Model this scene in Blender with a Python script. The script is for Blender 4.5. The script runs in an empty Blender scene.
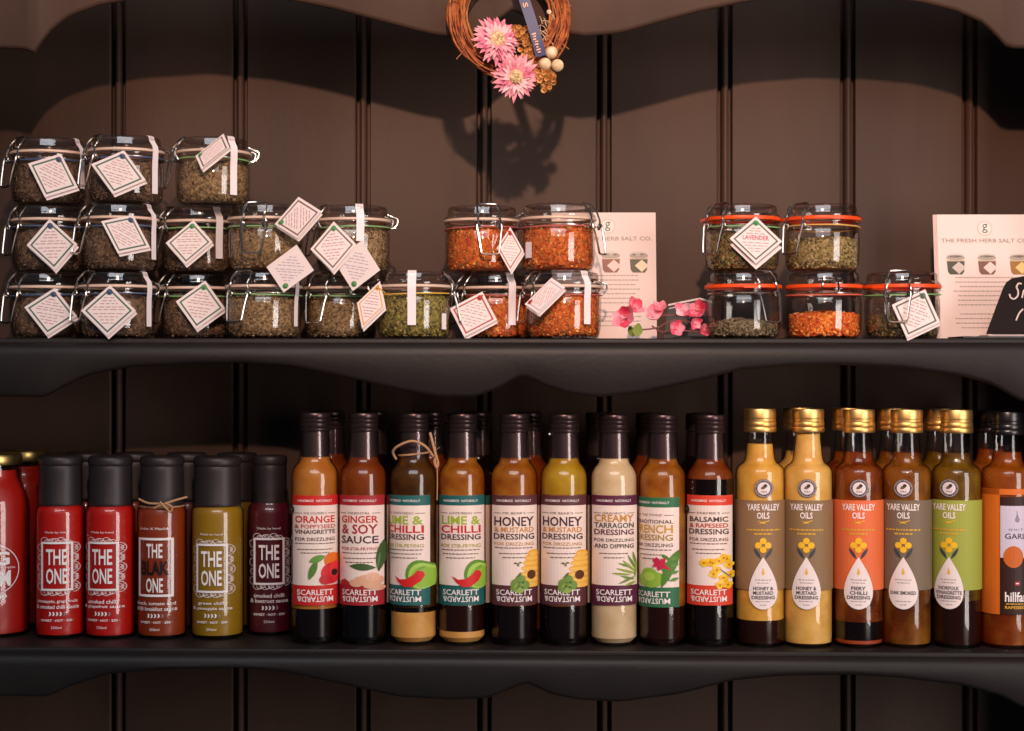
import bpy, bmesh, math, random
from mathutils import Vector, Matrix
rnd = random.Random(7)
S = bpy.context.scene
COL = S.collection
D, F, CX, CY, EYE = 1.7, 1700.0, 512.0, 365.5, 1.4
ZS = 1.0125

# ---------------------------------------------------------------- camera, world, lights, exposure
cam = bpy.data.objects.new('camera', bpy.data.cameras.new('camera')); COL.objects.link(cam)
cam.location = (0, -D, EYE); cam.rotation_euler = (math.pi/2, 0, 0)
cam.data.sensor_width = 36; cam.data.lens = 36*F/1024; cam.data.clip_start = .05
cam.data.dof.use_dof = True; cam.data.dof.focus_distance = D+.02; cam.data.dof.aperture_fstop = 9
S.camera = cam
S.view_settings.view_transform = 'Standard'; S.view_settings.look = 'None'
S.view_settings.gamma = 1; S.view_settings.exposure = 0.0; S.view_settings.use_curve_mapping = False
S.cycles.transparent_max_bounces = 40
S.cycles.max_bounces = 10
w = bpy.data.worlds.new('room'); S.world = w; w.use_nodes = True
_n = w.node_tree; _tc = _n.nodes.new('ShaderNodeTexCoord'); _sx = _n.nodes.new('ShaderNodeSeparateXYZ'); _rp = _n.nodes.new('ShaderNodeValToRGB')
_n.links.new(_tc.outputs['Generated'], _sx.inputs[0]); _n.links.new(_sx.outputs[2], _rp.inputs[0]); _n.links.new(_rp.outputs[0], _n.nodes['Background'].inputs[0])
_rp.color_ramp.elements[0].position = .0; _rp.color_ramp.elements[0].color = (.045, .062, .085, 1)   # dim shop below eye level
_rp.color_ramp.elements[1].position = .6; _rp.color_ramp.elements[1].color = (.15, .19, .24, 1)     # bluish ambient from above, tinted to cool the shaded wall
_n.nodes['Background'].inputs[1].default_value = .55

def lamp(kind, name, loc, target, energy, color, **kw):
    l = bpy.data.lights.new(name, kind); l.energy = energy; l.color = color
    for k, v in kw.items(): setattr(l, k, v)
    o = bpy.data.objects.new(name, l); COL.objects.link(o); o.location = loc
    o.rotation_euler = (Vector(target)-Vector(loc)).to_track_quat('-Z', 'Y').to_euler()
    return o
sp_ = lamp('SPOT', 'ceiling_spot', (0.05, -1.7, EYE+.80), (0.36, .1, EYE+.30), 116, (1, .61, .43), shadow_soft_size=.022, spot_size=.80, spot_blend=1)
sp_.scale = (1.9, 1, 1)
lamp('AREA', 'shop_window', (1.8, -2.0, EYE+.02), (0, .1, EYE-.10), 36, (1, .90, .86), shape='RECTANGLE', size=.85, size_y=1.6)
lamp('AREA', 'overhead_fill', (0, -2.2, EYE+1.5), (0, 0, EYE-.1), 32, (.90, .93, 1), shape='RECTANGLE', size=2.2, size_y=1.0)  # added soft fill from above, no known fixture behind it

# ---------------------------------------------------------------- helpers
def P(px, py, Y):
    k = (D+Y)/F
    return Vector(((px-CX)*k, Y, EYE-(py-CY)*k))
def lin(c):
    if isinstance(c, str):
        c = [int(c[i:i+2], 16)/255 for i in (0, 2, 4)]
    return tuple((v/12.92 if v <= .04045 else ((v+.055)/1.055)**2.4) for v in c)+(1,)
MATS = {}
def mat(name, col=None, rough=.6, metal=0, coat=0, spec=.5, **kw):
    if name in MATS: return MATS[name]
    m = bpy.data.materials.new(name); m.use_nodes = True
    b = m.node_tree.nodes['Principled BSDF']
    if col is not None: b.inputs['Base Color'].default_value = lin(col)
    b.inputs['Roughness'].default_value = rough; b.inputs['Metallic'].default_value = metal
    b.inputs['Coat Weight'].default_value = coat; b.inputs['Coat Roughness'].default_value = kw.get('coat_rough', .06)
    b.inputs['Specular IOR Level'].default_value = spec
    if 'sub' in kw:
        b.inputs['Subsurface Weight'].default_value = kw['sub']; b.inputs['Subsurface Radius'].default_value = (.01, .004, .002); b.inputs['Subsurface Scale'].default_value = .6
    MATS[name] = m
    return m
def noise_mix(m, c1, c2, scale, detail=4, stretch=(1, 1, 1), bump=0, rough=None, lo=.35, hi=.65, bump_scale=None):
    nt = m.node_tree; N = nt.nodes; L = nt.links; b = N['Principled BSDF']
    tc = N.new('ShaderNodeTexCoord'); mp = N.new('ShaderNodeMapping'); mp.inputs['Scale'].default_value = stretch
    L.new(tc.outputs['Object'], mp.inputs[0])
    n = N.new('ShaderNodeTexNoise'); n.inputs['Scale'].default_value = scale; n.inputs['Detail'].default_value = detail
    L.new(mp.outputs[0], n.inputs['Vector'])
    r = N.new('ShaderNodeValToRGB'); r.color_ramp.elements[0].position = lo; r.color_ramp.elements[1].position = hi
    r.color_ramp.elements[0].color = lin(c1); r.color_ramp.elements[1].color = lin(c2)
    L.new(n.outputs[0], r.inputs[0]); L.new(r.outputs[0], b.inputs['Base Color'])
    if bump:
        bp = N.new('ShaderNodeBump'); bp.inputs['Strength'].default_value = bump; bp.inputs['Distance'].default_value = .001
        if bump_scale:
            n2 = N.new('ShaderNodeTexNoise'); n2.inputs['Scale'].default_value = bump_scale; L.new(mp.outputs[0], n2.inputs['Vector']); L.new(n2.outputs[0], bp.inputs['Height'])
        else: L.new(n.outputs[0], bp.inputs['Height'])
        L.new(bp.outputs[0], b.inputs['Normal'])
    return m
def glass(name, centre, edge, rough=.03, ior=1.45, base=.05):
    if name in MATS: return MATS[name]
    m = bpy.data.materials.new(name); m.use_nodes = True; nt = m.node_tree; N = nt.nodes; L = nt.links
    N.remove(N['Principled BSDF']); out = N['Material Output']
    tr = N.new('ShaderNodeBsdfTransparent'); gl = N.new('ShaderNodeBsdfGlossy'); gl.inputs['Roughness'].default_value = rough
    lw2 = N.new('ShaderNodeLayerWeight'); lw2.inputs[0].default_value = .5
    pw_ = N.new('ShaderNodeMath'); pw_.operation = 'POWER'; pw_.inputs[1].default_value = 4; L.new(lw2.outputs['Facing'], pw_.inputs[0])
    fr = N.new('ShaderNodeMath'); fr.operation = 'MULTIPLY_ADD'; fr.inputs[1].default_value = .55; fr.inputs[2].default_value = base; L.new(pw_.outputs[0], fr.inputs[0])
    lw = N.new('ShaderNodeLayerWeight'); lw.inputs[0].default_value = .3
    r = N.new('ShaderNodeValToRGB'); r.color_ramp.elements[0].color = tuple(centre)+(1,); r.color_ramp.elements[1].color = tuple(edge)+(1,)
    r.color_ramp.elements[0].position = .25; r.color_ramp.elements[1].position = .95
    L.new(lw.outputs['Facing'], r.inputs[0]); L.new(r.outputs[0], tr.inputs[0])
    mx = N.new('ShaderNodeMixShader'); L.new(fr.outputs[0], mx.inputs[0]); L.new(tr.outputs[0], mx.inputs[1]); L.new(gl.outputs[0], mx.inputs[2])
    L.new(mx.outputs[0], out.inputs[0]); MATS[name] = m
    return m
def amber(name, body, tint, solid=.55, bits=None, scale=120):
    """clear coloured oil: part scattering body, part see-through"""
    if name in MATS: return MATS[name]
    m = bpy.data.materials.new(name); m.use_nodes = True; nt = m.node_tree; N = nt.nodes; L = nt.links
    b = N['Principled BSDF']; out = N['Material Output']; b.inputs['Base Color'].default_value = lin(body); b.inputs['Roughness'].default_value = .35
    if bits:
        tc = N.new('ShaderNodeTexCoord'); n = N.new('ShaderNodeTexNoise'); n.inputs['Scale'].default_value = scale; n.inputs['Detail'].default_value = 5
        L.new(tc.outputs['Object'], n.inputs['Vector']); r = N.new('ShaderNodeValToRGB')
        r.color_ramp.elements[0].position = .38; r.color_ramp.elements[1].position = .66
        r.color_ramp.elements[0].color = lin(body); r.color_ramp.elements[1].color = lin(bits)
        L.new(n.outputs[0], r.inputs[0]); L.new(r.outputs[0], b.inputs['Base Color'])
    tl = N.new('ShaderNodeBsdfTranslucent'); tl.inputs[0].default_value = lin(body)
    tr = N.new('ShaderNodeBsdfTransparent'); tr.inputs[0].default_value = lin(tint)
    m1 = N.new('ShaderNodeMixShader'); m1.inputs[0].default_value = .35; L.new(b.outputs[0], m1.inputs[1]); L.new(tl.outputs[0], m1.inputs[2])
    m2 = N.new('ShaderNodeMixShader'); m2.inputs[0].default_value = solid; L.new(tr.outputs[0], m2.inputs[1]); L.new(m1.outputs[0], m2.inputs[2])
    L.new(m2.outputs[0], out.inputs[0]); MATS[name] = m
    return m
def grains(name, cols, rough=.8):
    if name in MATS: return MATS[name]
    m = mat(name, '808080', rough); nt = m.node_tree; N = nt.nodes; L = nt.links
    g = N.new('ShaderNodeNewGeometry'); r = N.new('ShaderNodeValToRGB'); r.color_ramp.interpolation = 'CONSTANT'
    while len(r.color_ramp.elements) < len(cols): r.color_ramp.elements.new(.5)
    for i, c in enumerate(cols):
        r.color_ramp.elements[i].position = i/len(cols); r.color_ramp.elements[i].color = lin(c)
    L.new(g.outputs['Random Per Island'], r.inputs[0]); L.new(r.outputs[0], N['Principled BSDF'].inputs['Base Color'])
    return m

class M:
    """collects shapes into one mesh"""
    def __init__(s): s.v = []; s.f = []; s.m = []; s.mats = []; s.sm = []
    def mi(s, m):
        if m not in s.mats: s.mats.append(m)
        return s.mats.index(m)
    def add(s, vs, fs, m, smooth=True):
        o = len(s.v); s.v += [tuple(v) for v in vs]; k = s.mi(m)
        for f in fs: s.f.append([i+o for i in f]); s.m.append(k); s.sm.append(smooth)
        return s
    def lathe(s, prof, m, n=48, c=(0, 0, 0), closed=True):
        vs = []; fs = []
        for r, z in prof:
            for i in range(n):
                a = 2*math.pi*i/n; vs.append((c[0]+r*math.sin(a), c[1]-r*math.cos(a), c[2]+z))
        for j in range(len(prof)-1):
            for i in range(n):
                k = (i+1) % n; fs.append((j*n+i, j*n+k, (j+1)*n+k, (j+1)*n+i))
        return s.add(vs, fs, m)
    def box(s, lo, hi, m):
        x0, y0, z0 = lo; x1, y1, z1 = hi
        return s.add([(x0, y0, z0), (x1, y0, z0), (x1, y1, z0), (x0, y1, z0), (x0, y0, z1), (x1, y0, z1), (x1, y1, z1), (x0, y1, z1)],
                     [(0, 3, 2, 1), (4, 5, 6, 7), (0, 1, 5, 4), (1, 2, 6, 5), (2, 3, 7, 6), (3, 0, 4, 7)], m, False)
    def tube(s, pts, r, m, n=6, closed=False, taper=None):
        pts = [Vector(p) for p in pts]; N_ = len(pts); vs = []; fs = []; up = None
        for i, p in enumerate(pts):
            if closed: t = pts[(i+1) % N_]-pts[i-1]
            else: t = pts[min(i+1, N_-1)]-pts[max(i-1, 0)]
            if t.length < 1e-9: t = Vector((0, 0, 1))
            t.normalize()
            if up is None:
                up = Vector((0, 0, 1)) if abs(t.z) < .9 else Vector((1, 0, 0))
            a = up-t*up.dot(t)
            if a.length < 1e-4: a = t.orthogonal()
            a.normalize(); b = t.cross(a); up = a
            rr = r if taper is None else r*(1+(taper-1)*i/(N_-1))
            for k in range(n):
                q = 2*math.pi*k/n; vs.append(p+(a*math.cos(q)+b*math.sin(q))*rr)
        R_ = N_ if closed else N_-1
        for i in range(R_):
            j = (i+1) % N_
            for k in range(n):
                l = (k+1) % n; fs.append((i*n+k, i*n+l, j*n+l, j*n+k))
        if not closed:
            fs.append(tuple(range(n))[::-1]); fs.append(tuple((N_-1)*n+k for k in range(n)))
        return s.add(vs, fs, m)
    def ball(s, c, r, m, seg=16, sc=(1, 1, 1), rings=10):
        vs = []; fs = []
        for j in range(rings+1):
            t = math.pi*j/rings
            for i in range(seg):
                a = 2*math.pi*i/seg
                vs.append((c[0]+r*sc[0]*math.sin(t)*math.cos(a), c[1]+r*sc[1]*math.sin(t)*math.sin(a), c[2]+r*sc[2]*math.cos(t)))
        for j in range(rings):
            for i in range(seg):
                k = (i+1) % seg; fs.append((j*seg+i, j*seg+k, (j+1)*seg+k, (j+1)*seg+i))
        return s.add(vs, fs, m)
    def mesh(s, name, sharp=40, weld=False):
        me = bpy.data.meshes.new(name); me.from_pydata(s.v, [], s.f)
        for m in s.mats: me.materials.append(m)
        me.polygons.foreach_set('material_index', s.m); me.polygons.foreach_set('use_smooth', s.sm)
        bm = bmesh.new(); bm.from_mesh(me)
        bmesh.ops.remove_doubles(bm, verts=bm.verts, dist=1e-6)
        bmesh.ops.recalc_face_normals(bm, faces=bm.faces)
        bm.to_mesh(me); bm.free()
        me.set_sharp_from_angle(angle=math.radians(sharp))
        return me
    def obj(s, name, parent=None, sharp=40, loc=(0, 0, 0)):
        return link(name, s.mesh(name, sharp), parent, loc)
def link(name, me, parent=None, loc=(0, 0, 0), rz=0):
    o = bpy.data.objects.new(name, me); COL.objects.link(o); o.location = loc; o.rotation_euler = (0, 0, rz)
    if parent: o.parent = parent
    return o
def tag(o, label, cat, group=None):
    o['label'] = label; o['category'] = cat
    if group: o['group'] = group
    return o
def thing(name, loc, label, cat, group=None):
    o = bpy.data.objects.new(name, None); COL.objects.link(o); o.location = loc; o.empty_display_size = .02
    return tag(o, label, cat, group)
def smooth_path(pts, n=6, closed=False):
    pts = [Vector(p) for p in pts]; out = []; N_ = len(pts)
    rng = N_ if closed else N_-1
    for i in range(rng):
        if closed: p0, p1, p2, p3 = pts[i-1], pts[i], pts[(i+1) % N_], pts[(i+2) % N_]
        else: p0, p1, p2, p3 = pts[max(i-1, 0)], pts[i], pts[i+1], pts[min(i+2, N_-1)]
        for k in range(n):
            t = k/n
            out.append(.5*((2*p1)+(-p0+p2)*t+(2*p0-5*p1+4*p2-p3)*t*t+(-p0+3*p1-3*p2+p3)*t*t*t))
    if not closed: out.append(pts[-1])
    return out
def interp(pts, x):
    for (a, b), (c, d) in zip(pts, pts[1:]):
        if x <= c:
            t = (x-a)/(c-a) if c > a else 0; return b+(d-b)*t
    return pts[-1][1]

# text cache -> (verts, faces) normalised to a unit box
TX = {}
def text_shape(s, bold=.0):
    k = (s, bold)
    if k in TX: return TX[k]
    cu = bpy.data.curves.new('lettering', 'FONT'); cu.body = s; cu.resolution_u = 2; cu.offset = bold; cu.fill_mode = 'FRONT'
    o = bpy.data.objects.new('lettering', cu); COL.objects.link(o)
    bpy.context.view_layer.update()
    dg = bpy.context.evaluated_depsgraph_get(); me = bpy.data.meshes.new_from_object(o.evaluated_get(dg))
    vs = [v.co.copy() for v in me.vertices]; fs = [tuple(p.vertices) for p in me.polygons]
    bpy.data.objects.remove(o); bpy.data.meshes.remove(me); bpy.data.curves.remove(cu)
    x0 = min(v.x for v in vs); x1 = max(v.x for v in vs); y0 = min(v.y for v in vs); y1 = max(v.y for v in vs)
    vs = [((v.x-x0)/(x1-x0), (v.y-y0)/(y1-y0)) for v in vs]
    TX[k] = (vs, fs, (x1-x0)/(y1-y0)); return TX[k]

class Flat:
    """2-D artwork in layers (x right, y DOWN like the photo), later laid on a surface by a mapping"""
    def __init__(s): s.L = []
    def poly(s, pts, m, layer=1): s.L.append((list(pts), [tuple(range(len(pts)))], m, layer)); return s
    def rect(s, x0, y0, x1, y1, m, layer=1): return s.poly([(x0, y0), (x1, y0), (x1, y1), (x0, y1)], m, layer)
    def ell(s, cx, cy, rx, ry, m, layer=1, n=18, rot=0):
        c, q = math.cos(rot), math.sin(rot)
        return s.poly([(cx+rx*math.cos(a)*c-ry*math.sin(a)*q, cy+rx*math.cos(a)*q+ry*math.sin(a)*c) for a in [2*math.pi*i/n for i in range(n)]], m, layer)
    def ring(s, cx, cy, r, wd, m, layer=1, n=20, a0=0, a1=360):
        pts = []; fs = []
        for i in range(n+1):
            a = math.radians(a0+(a1-a0)*i/n)
            pts += [(cx+r*math.cos(a), cy+r*math.sin(a)), (cx+(r-wd)*math.cos(a), cy+(r-wd)*math.sin(a))]
        for i in range(n): fs.append((2*i, 2*i+2, 2*i+3, 2*i+1))
        s.L.append((pts, fs, m, layer)); return s
    def frame(s, x0, y0, x1, y1, wd, m, layer=1):
        s.rect(x0, y0, x1, y0+wd, m, layer); s.rect(x0, y1-wd, x1, y1, m, layer)
        s.rect(x0, y0+wd, x0+wd, y1-wd, m, layer); return s.rect(x1-wd, y0+wd, x1, y1-wd, m, layer)
    def text(s, t, xc, y0, y1, width, m, layer=2, bold=.02, flip=False):
        vs, fs, _ = text_shape(t, bold); out = []
        for x, y in vs:
            if flip: out.append((xc+width/2-x*width, y0+y*(y1-y0)))
            else: out.append((xc-width/2+x*width, y1-y*(y1-y0)))
        s.L.append((out, fs, m, layer)); return s
    def lines(s, xc, y, width, h, m, layer=2, seed=0):
        """a line of print too small to read"""
        r = random.Random(seed+int(y*7)+int(xc*3)); x = xc-width/2
        while x < xc+width/2-.4:
            wd = min(r.uniform(1.6, 4.2), xc+width/2-x); s.rect(x, y-h/2, x+wd, y+h/2, m, layer); x += wd+.7
        return s
    def leaf(s, x0, y0, x1, y1, wd, m, layer=1, n=7):
        dx, dy = x1-x0, y1-y0; l = math.hypot(dx, dy); nx, ny = -dy/l, dx/l; a = []; b = []
        for i in range(n+1):
            t = i/n; q = wd/2*math.sin(math.pi*t)**.8 if 0 < t < 1 else 0
            a.append((x0+dx*t+nx*q, y0+dy*t+ny*q)); b.append((x0+dx*t-nx*q, y0+dy*t-ny*q))
        return s.poly(a+b[::-1][1:-1], m, layer)
    def build(s, name, mapping, cuts=(), parent=None):
        mats = []; bm = bmesh.new(); lay = bm.verts.layers.int.new('lay')
        for pts, fs, m, layer in s.L:
            if m not in mats: mats.append(m)
            k = mats.index(m); vv = []
            for p in pts:
                v = bm.verts.new((p[0], -p[1], layer*1.0)); vv.append(v)
            for f in fs:
                try: ff = bm.faces.new([vv[i] for i in f]); ff.material_index = k
                except ValueError: pass
        bm.normal_update()
        for f in bm.faces:
            if f.normal.z < 0: f.normal_flip()
        bmesh.ops.triangulate(bm, faces=[f for f in bm.faces if len(f.verts) > 4])
        for x in cuts:
            g = bm.verts[:]+bm.edges[:]+bm.faces[:]
            bmesh.ops.bisect_plane(bm, geom=g, dist=1e-6, plane_co=(x, 0, 0), plane_no=(1, 0, 0))
        for v in bm.verts: v.co = mapping(v.co.x, -v.co.y, v.co.z)
        me = bpy.data.meshes.new(name); bm.to_mesh(me); bm.free()
        for m in mats: me.materials.append(m)
        o = bpy.data.objects.new(name, me); COL.objects.link(o)
        if parent: o.parent = parent
        return o
def on_bottle(art, name, root, R, cxpx, theta0=0):
    """lay artwork (photo pixels relative to the bottle's axis) round a bottle"""
    X, Y, Z = root.location; kf = (D+Y-R)/F; kx = (D+Y)/F; t0 = math.radians(theta0)+math.atan2(-X, D+Y); Rp = R/kx
    def mp(x, y, layer):
        t = math.asin(max(-1, min(1, x/Rp)))
        if abs(x) > Rp: t = math.copysign(math.pi/2+(abs(x)-Rp)/Rp, x)
        r = R+.00022*layer+.0001; z = (EYE-(y-CY)*kf-Z)/ZS
        return Vector((r*math.sin(t+t0), -r*math.cos(t+t0), z))
    cuts = [Rp*math.sin(math.radians(a)) for a in range(-88, 89, 8)]+[Rp*1.1, -Rp*1.1, Rp*1.25, -Rp*1.25]
    return art.build(name, mp, cuts, root)

# ---------------------------------------------------------------- materials
paint = mat('dark_paint', '2b2726', .5, spec=.2); noise_mix(paint, '4f3a2f', '423128', 9, 5, (1, 1, .25), bump=.12, bump_scale=160)
paint_shaded = mat('shaded_shelf_paint', '332d2c', .46, spec=.25); noise_mix(paint_shaded, '221c1b', '1b1716', 14, 5, (.6, 1, 1), bump=.15, bump_scale=220)  # same dresser paint, darkened so the shelf fronts look less lit
jar_glass = glass('jar_glass', (.97, .96, .94), (.68, .64, .60), .035, 1.42)
lid_glass = glass('lid_glass', (.90, .87, .84), (.52, .46, .42), .09, base=.10)
bot_glass = glass('bottle_glass', (.97, .96, .93), (.30, .26, .22), .035, base=.055)
wire = mat('steel_wire', 'b9b0a8', .25, metal=1)
paper = mat('paper', 'e2d3cf', .7); paper_warm = mat('warm_paper', 'e6cfc6', .7)
seal_m = mat('seal_paper', 'eadfe0', .6)
black_cap = mat('black_cap', '4c3b3c', .31, metal=.8); black_cap2 = mat('matte_black_cap', '2c2526', .46, spec=.5, metal=.3)
sleeve_m = mat('sleeve', '544244', .31, metal=.8)
gold = mat('gold_cap', 'e0a548', .42, metal=1); noise_mix(gold, 'e8b464', 'f6cc88', 60)
twine = mat('twine', 'b88a62', .9)
white = mat('white_ink', 'efe4e0', .6); ink = mat('dark_ink', '3a2f30', .7); greyink = mat('grey_ink', '8b7c78', .7)
def C(h, rough=.5): return mat('print_'+h, h, rough, spec=.35)
GK_CLEAR = mat('pale_rubber', 'd8b9a4', .4, sub=.3); GK_ORANGE = mat('orange_rubber', 'ee4d12', .4, spec=.5)

# ---------------------------------------------------------------- the dresser
dresser = thing('wooden_dresser', (0, .1, EYE-.5), 'dark painted wooden dresser with scalloped shelf fronts and beaded board back', 'dresser')
DL = dresser.location
def dpart(m, name, sharp=40):
    o = m.obj(name, dresser, sharp); o.location = -DL; return o
WY = .19; HW = .605
# back boards with double grooves and bead
m = M(); xs = []
kw_ = (D+WY)/F
prof = []
gro = [118, 240, 363, 484, 604, 725, 848, 970]
prof.append((-HW, 0))
for g in gro:
    x = (g-CX)*kw_; u = kw_
    for dx, dy in ((-8.5, 0), (-7.4, .0010), (-6.4, .0088), (-3.9, .0088), (-3.3, .001), (-2.4, -.0008), (-.8, -.0022), (1.0, -.0022), (2.6, -.0008), (3.2, .001), (3.8, .0088), (6.4, .0088), (7.2, .0010), (7.8, 0)):
        prof.append((x+dx*u, dy))
prof.append((HW, 0))
z0, z1 = EYE-.5, EYE+.52; vs = []; fs = []
for x, dy in prof: vs += [(x, WY+dy, z0), (x, WY+dy, z1)]
for i in range(len(prof)-1): fs.append((2*i, 2*i+2, 2*i+3, 2*i+1))
n0 = len(vs); vs += [(-HW, WY+.014, z0), (HW, WY+.014, z0), (HW, WY+.014, z1), (-HW, WY+.014, z1)]; fs.append((n0, n0+3, n0+2, n0+1))
m.add(vs, fs, paint); dpart(m, 'back_boards', 25)
for sx in (-1, 1):
    m = M(); a, b = sorted((sx*HW, sx*(HW+.022))); m.box((a, 0, z0), (b, WY+.014, z1), paint_shaded); dpart(m, 'side_panel')
SL = .0055
def shelf_z(x): return EYE-.2848-SL*x
UZ = EYE+.0272
def shelf(ztop, slope, name):
    m = M(); ns = 24; sec = [(WY, 0), (.0035, 0), (.0022, -.0006), (.0018, -.002), (.0018, -.0150), (.003, -.0165), (WY, -.0165)]
    vs = []; fs = []; k = len(sec)
    for i in range(ns+1):
        x = -HW+2*HW*i/ns
        for y, z in sec: vs.append((x, y, ztop-slope*x+z))
    for i in range(ns):
        for j in range(k):
            l = (j+1) % k; fs.append((i*k+j, (i+1)*k+j, (i+1)*k+l, i*k+l))
    fs.append(tuple(range(k))); fs.append(tuple(ns*k+j for j in range(k))[::-1])
    m.add(vs, fs, paint_shaded); return dpart(m, name, 50)
shelf(UZ, 0, 'shelf'); shelf(EYE-.2848, SL, 'shelf')
def apron(bottom, topz, slope, name, pm=None):
    """scalloped board: bottom edge given in photo pixels at the board's face"""
    m = M(); Y0, Y1 = -.008, .0015; N_ = 150; r = .004; k = D/F
    vs = []; fs = []
    prof_ = None
    for i in range(N_+1):
        x = -HW+2*HW*i/N_; zb = EYE-(interp(bottom, x/k+CX)-CY)*k; zt = topz-slope*x
        sec = [(.0015, zt+.0005), (-.0005, zt), (-.0032, zt-.0012), (-.0056, zt-.0036), (-.0072, zt-.0072), (Y0, zt-.012), (Y0, zb+r), (Y0+r*.3, zb+r*.3), (Y0+r, zb), (Y1-r, zb), (Y1, zb+r), (Y1, zt)]
        for y, z in sec: vs.append((x, y, z))
    q = 12
    for i in range(N_):
        for j in range(q-1): fs.append((i*q+j, (i+1)*q+j, (i+1)*q+j+1, i*q+j+1))
    m.add(vs, fs, pm or paint_shaded); return dpart(m, name, 60)
B1 = [(-110, 398), (0, 397), (46, 397), (54, 393), (66, 386), (90, 375), (130, 367), (190, 364), (245, 363), (290, 366), (340, 376), (400, 390), (440, 397), (475, 397), (500, 388), (515, 379), (523, 376), (532, 379), (545, 386), (570, 394), (600, 397), (640, 393), (700, 380), (740, 370), (790, 366), (840, 365), (900, 368), (960, 376), (990, 384), (1012, 397), (1020, 401), (1130, 401)]
B2 = [(-110, 695), (0, 695), (48, 696), (56, 693), (70, 686), (110, 673), (160, 669), (240, 667), (290, 672), (350, 685), (400, 696), (450, 699), (490, 697), (508, 689), (526, 682), (536, 686), (550, 693), (580, 699), (620, 701), (680, 693), (730, 680), (780, 675), (850, 674), (900, 677), (960, 684), (1000, 695), (1020, 706), (1130, 707)]
B0 = [(-110, 49), (0, 49), (26, 50), (36, 54), (41, 46), (50, 33), (70, 17), (100, 6), (150, -3), (215, -7), (280, -1), (330, 9), (380, 22), (430, 35), (455, 39), (475, 36), (495, 24), (513, 10), (530, 22), (550, 32), (585, 37), (620, 34), (660, 23), (700, 12), (750, 2), (810, -3), (870, -2), (920, 3), (955, 12), (982, 24), (998, 40), (1006, 49), (1130, 50)]
apron(B1, UZ-.0048, 0, 'scalloped_apron'); apron(B2, EYE-.2848-.0048, SL, 'scalloped_apron'); apron(B0, EYE+.50, 0, 'scalloped_valance', paint)  # valance takes the lighter copy: its stronger light is put into the colour

# ---------------------------------------------------------------- clip-top jars
mmf = .001
def P_(*a): return [(r*mmf, z*mmf) for r, z in a]
body_prof = P_((0, 1.2), (26, 1.2), (29, .2), (32, .4), (34.5, 2), (36.4, 5.5), (37.4, 11), (37.9, 20), (38.1, 36), (37.8, 40), (36.6, 43.4), (35.6, 44.6), (35.6, 47.6), (38.2, 48.6), (38.7, 49.8), (38.4, 51.2), (36, 51.6), (34.2, 51.4), (34.0, 44), (35.9, 40), (36.2, 10), (34, 4.6), (30, 3))
lid_prof = P_((33.5, 54.0), (37.6, 54.1), (38.6, 55.0), (38.5, 56.6), (37.0, 57.8), (35.9, 58.6), (35.5, 60.5), (35.3, 64.6), (34.2, 66.8), (32.2, 67.4), (30.4, 66.8), (29.6, 65.4), (14, 64.6), (0, 64.6))
J = {}
def jmesh(key, fn):
    if key not in J: J[key] = fn()
    return J[key]
def body_mesh():
    m = M(); m.lathe(body_prof, jar_glass, 56); return m.mesh('glass_body')
def lid_mesh():
    m = M(); m.lathe(lid_prof, lid_glass, 56); return m.mesh('lid')
def gasket_mesh(mt, tab):
    m = M(); e = 1.0 if tab else 0
    m.lathe(P_((34, 51.3-e*.3), (38.6, 51.3-e*.3), (39.5, 51.8-e*.3), (39.7, 52.7), (39.5, 53.8+e*.8), (38.6, 54.3+e*.8), (34, 54.3)), mt, 56)
    if tab:
        vs = []
        for r, z0_, z1_ in ((39.2, 51.2, 54.4), (43.5, 50.6, 53.4)):
            for a in (-.16, 0, .16):
                for z in (z0_, z1_): vs.append((r*mmf*math.sin(a), -r*mmf*math.cos(a), z*mmf))
        m.add(vs, [(0, 2, 3, 1), (2, 4, 5, 3), (6, 7, 9, 8), (8, 9, 11, 10), (0, 6, 8, 2), (2, 8, 10, 4), (1, 3, 9, 7), (3, 5, 11, 9), (0, 1, 7, 6), (4, 10, 11, 5)], mt)
    return m.mesh('rubber_gasket')
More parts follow.
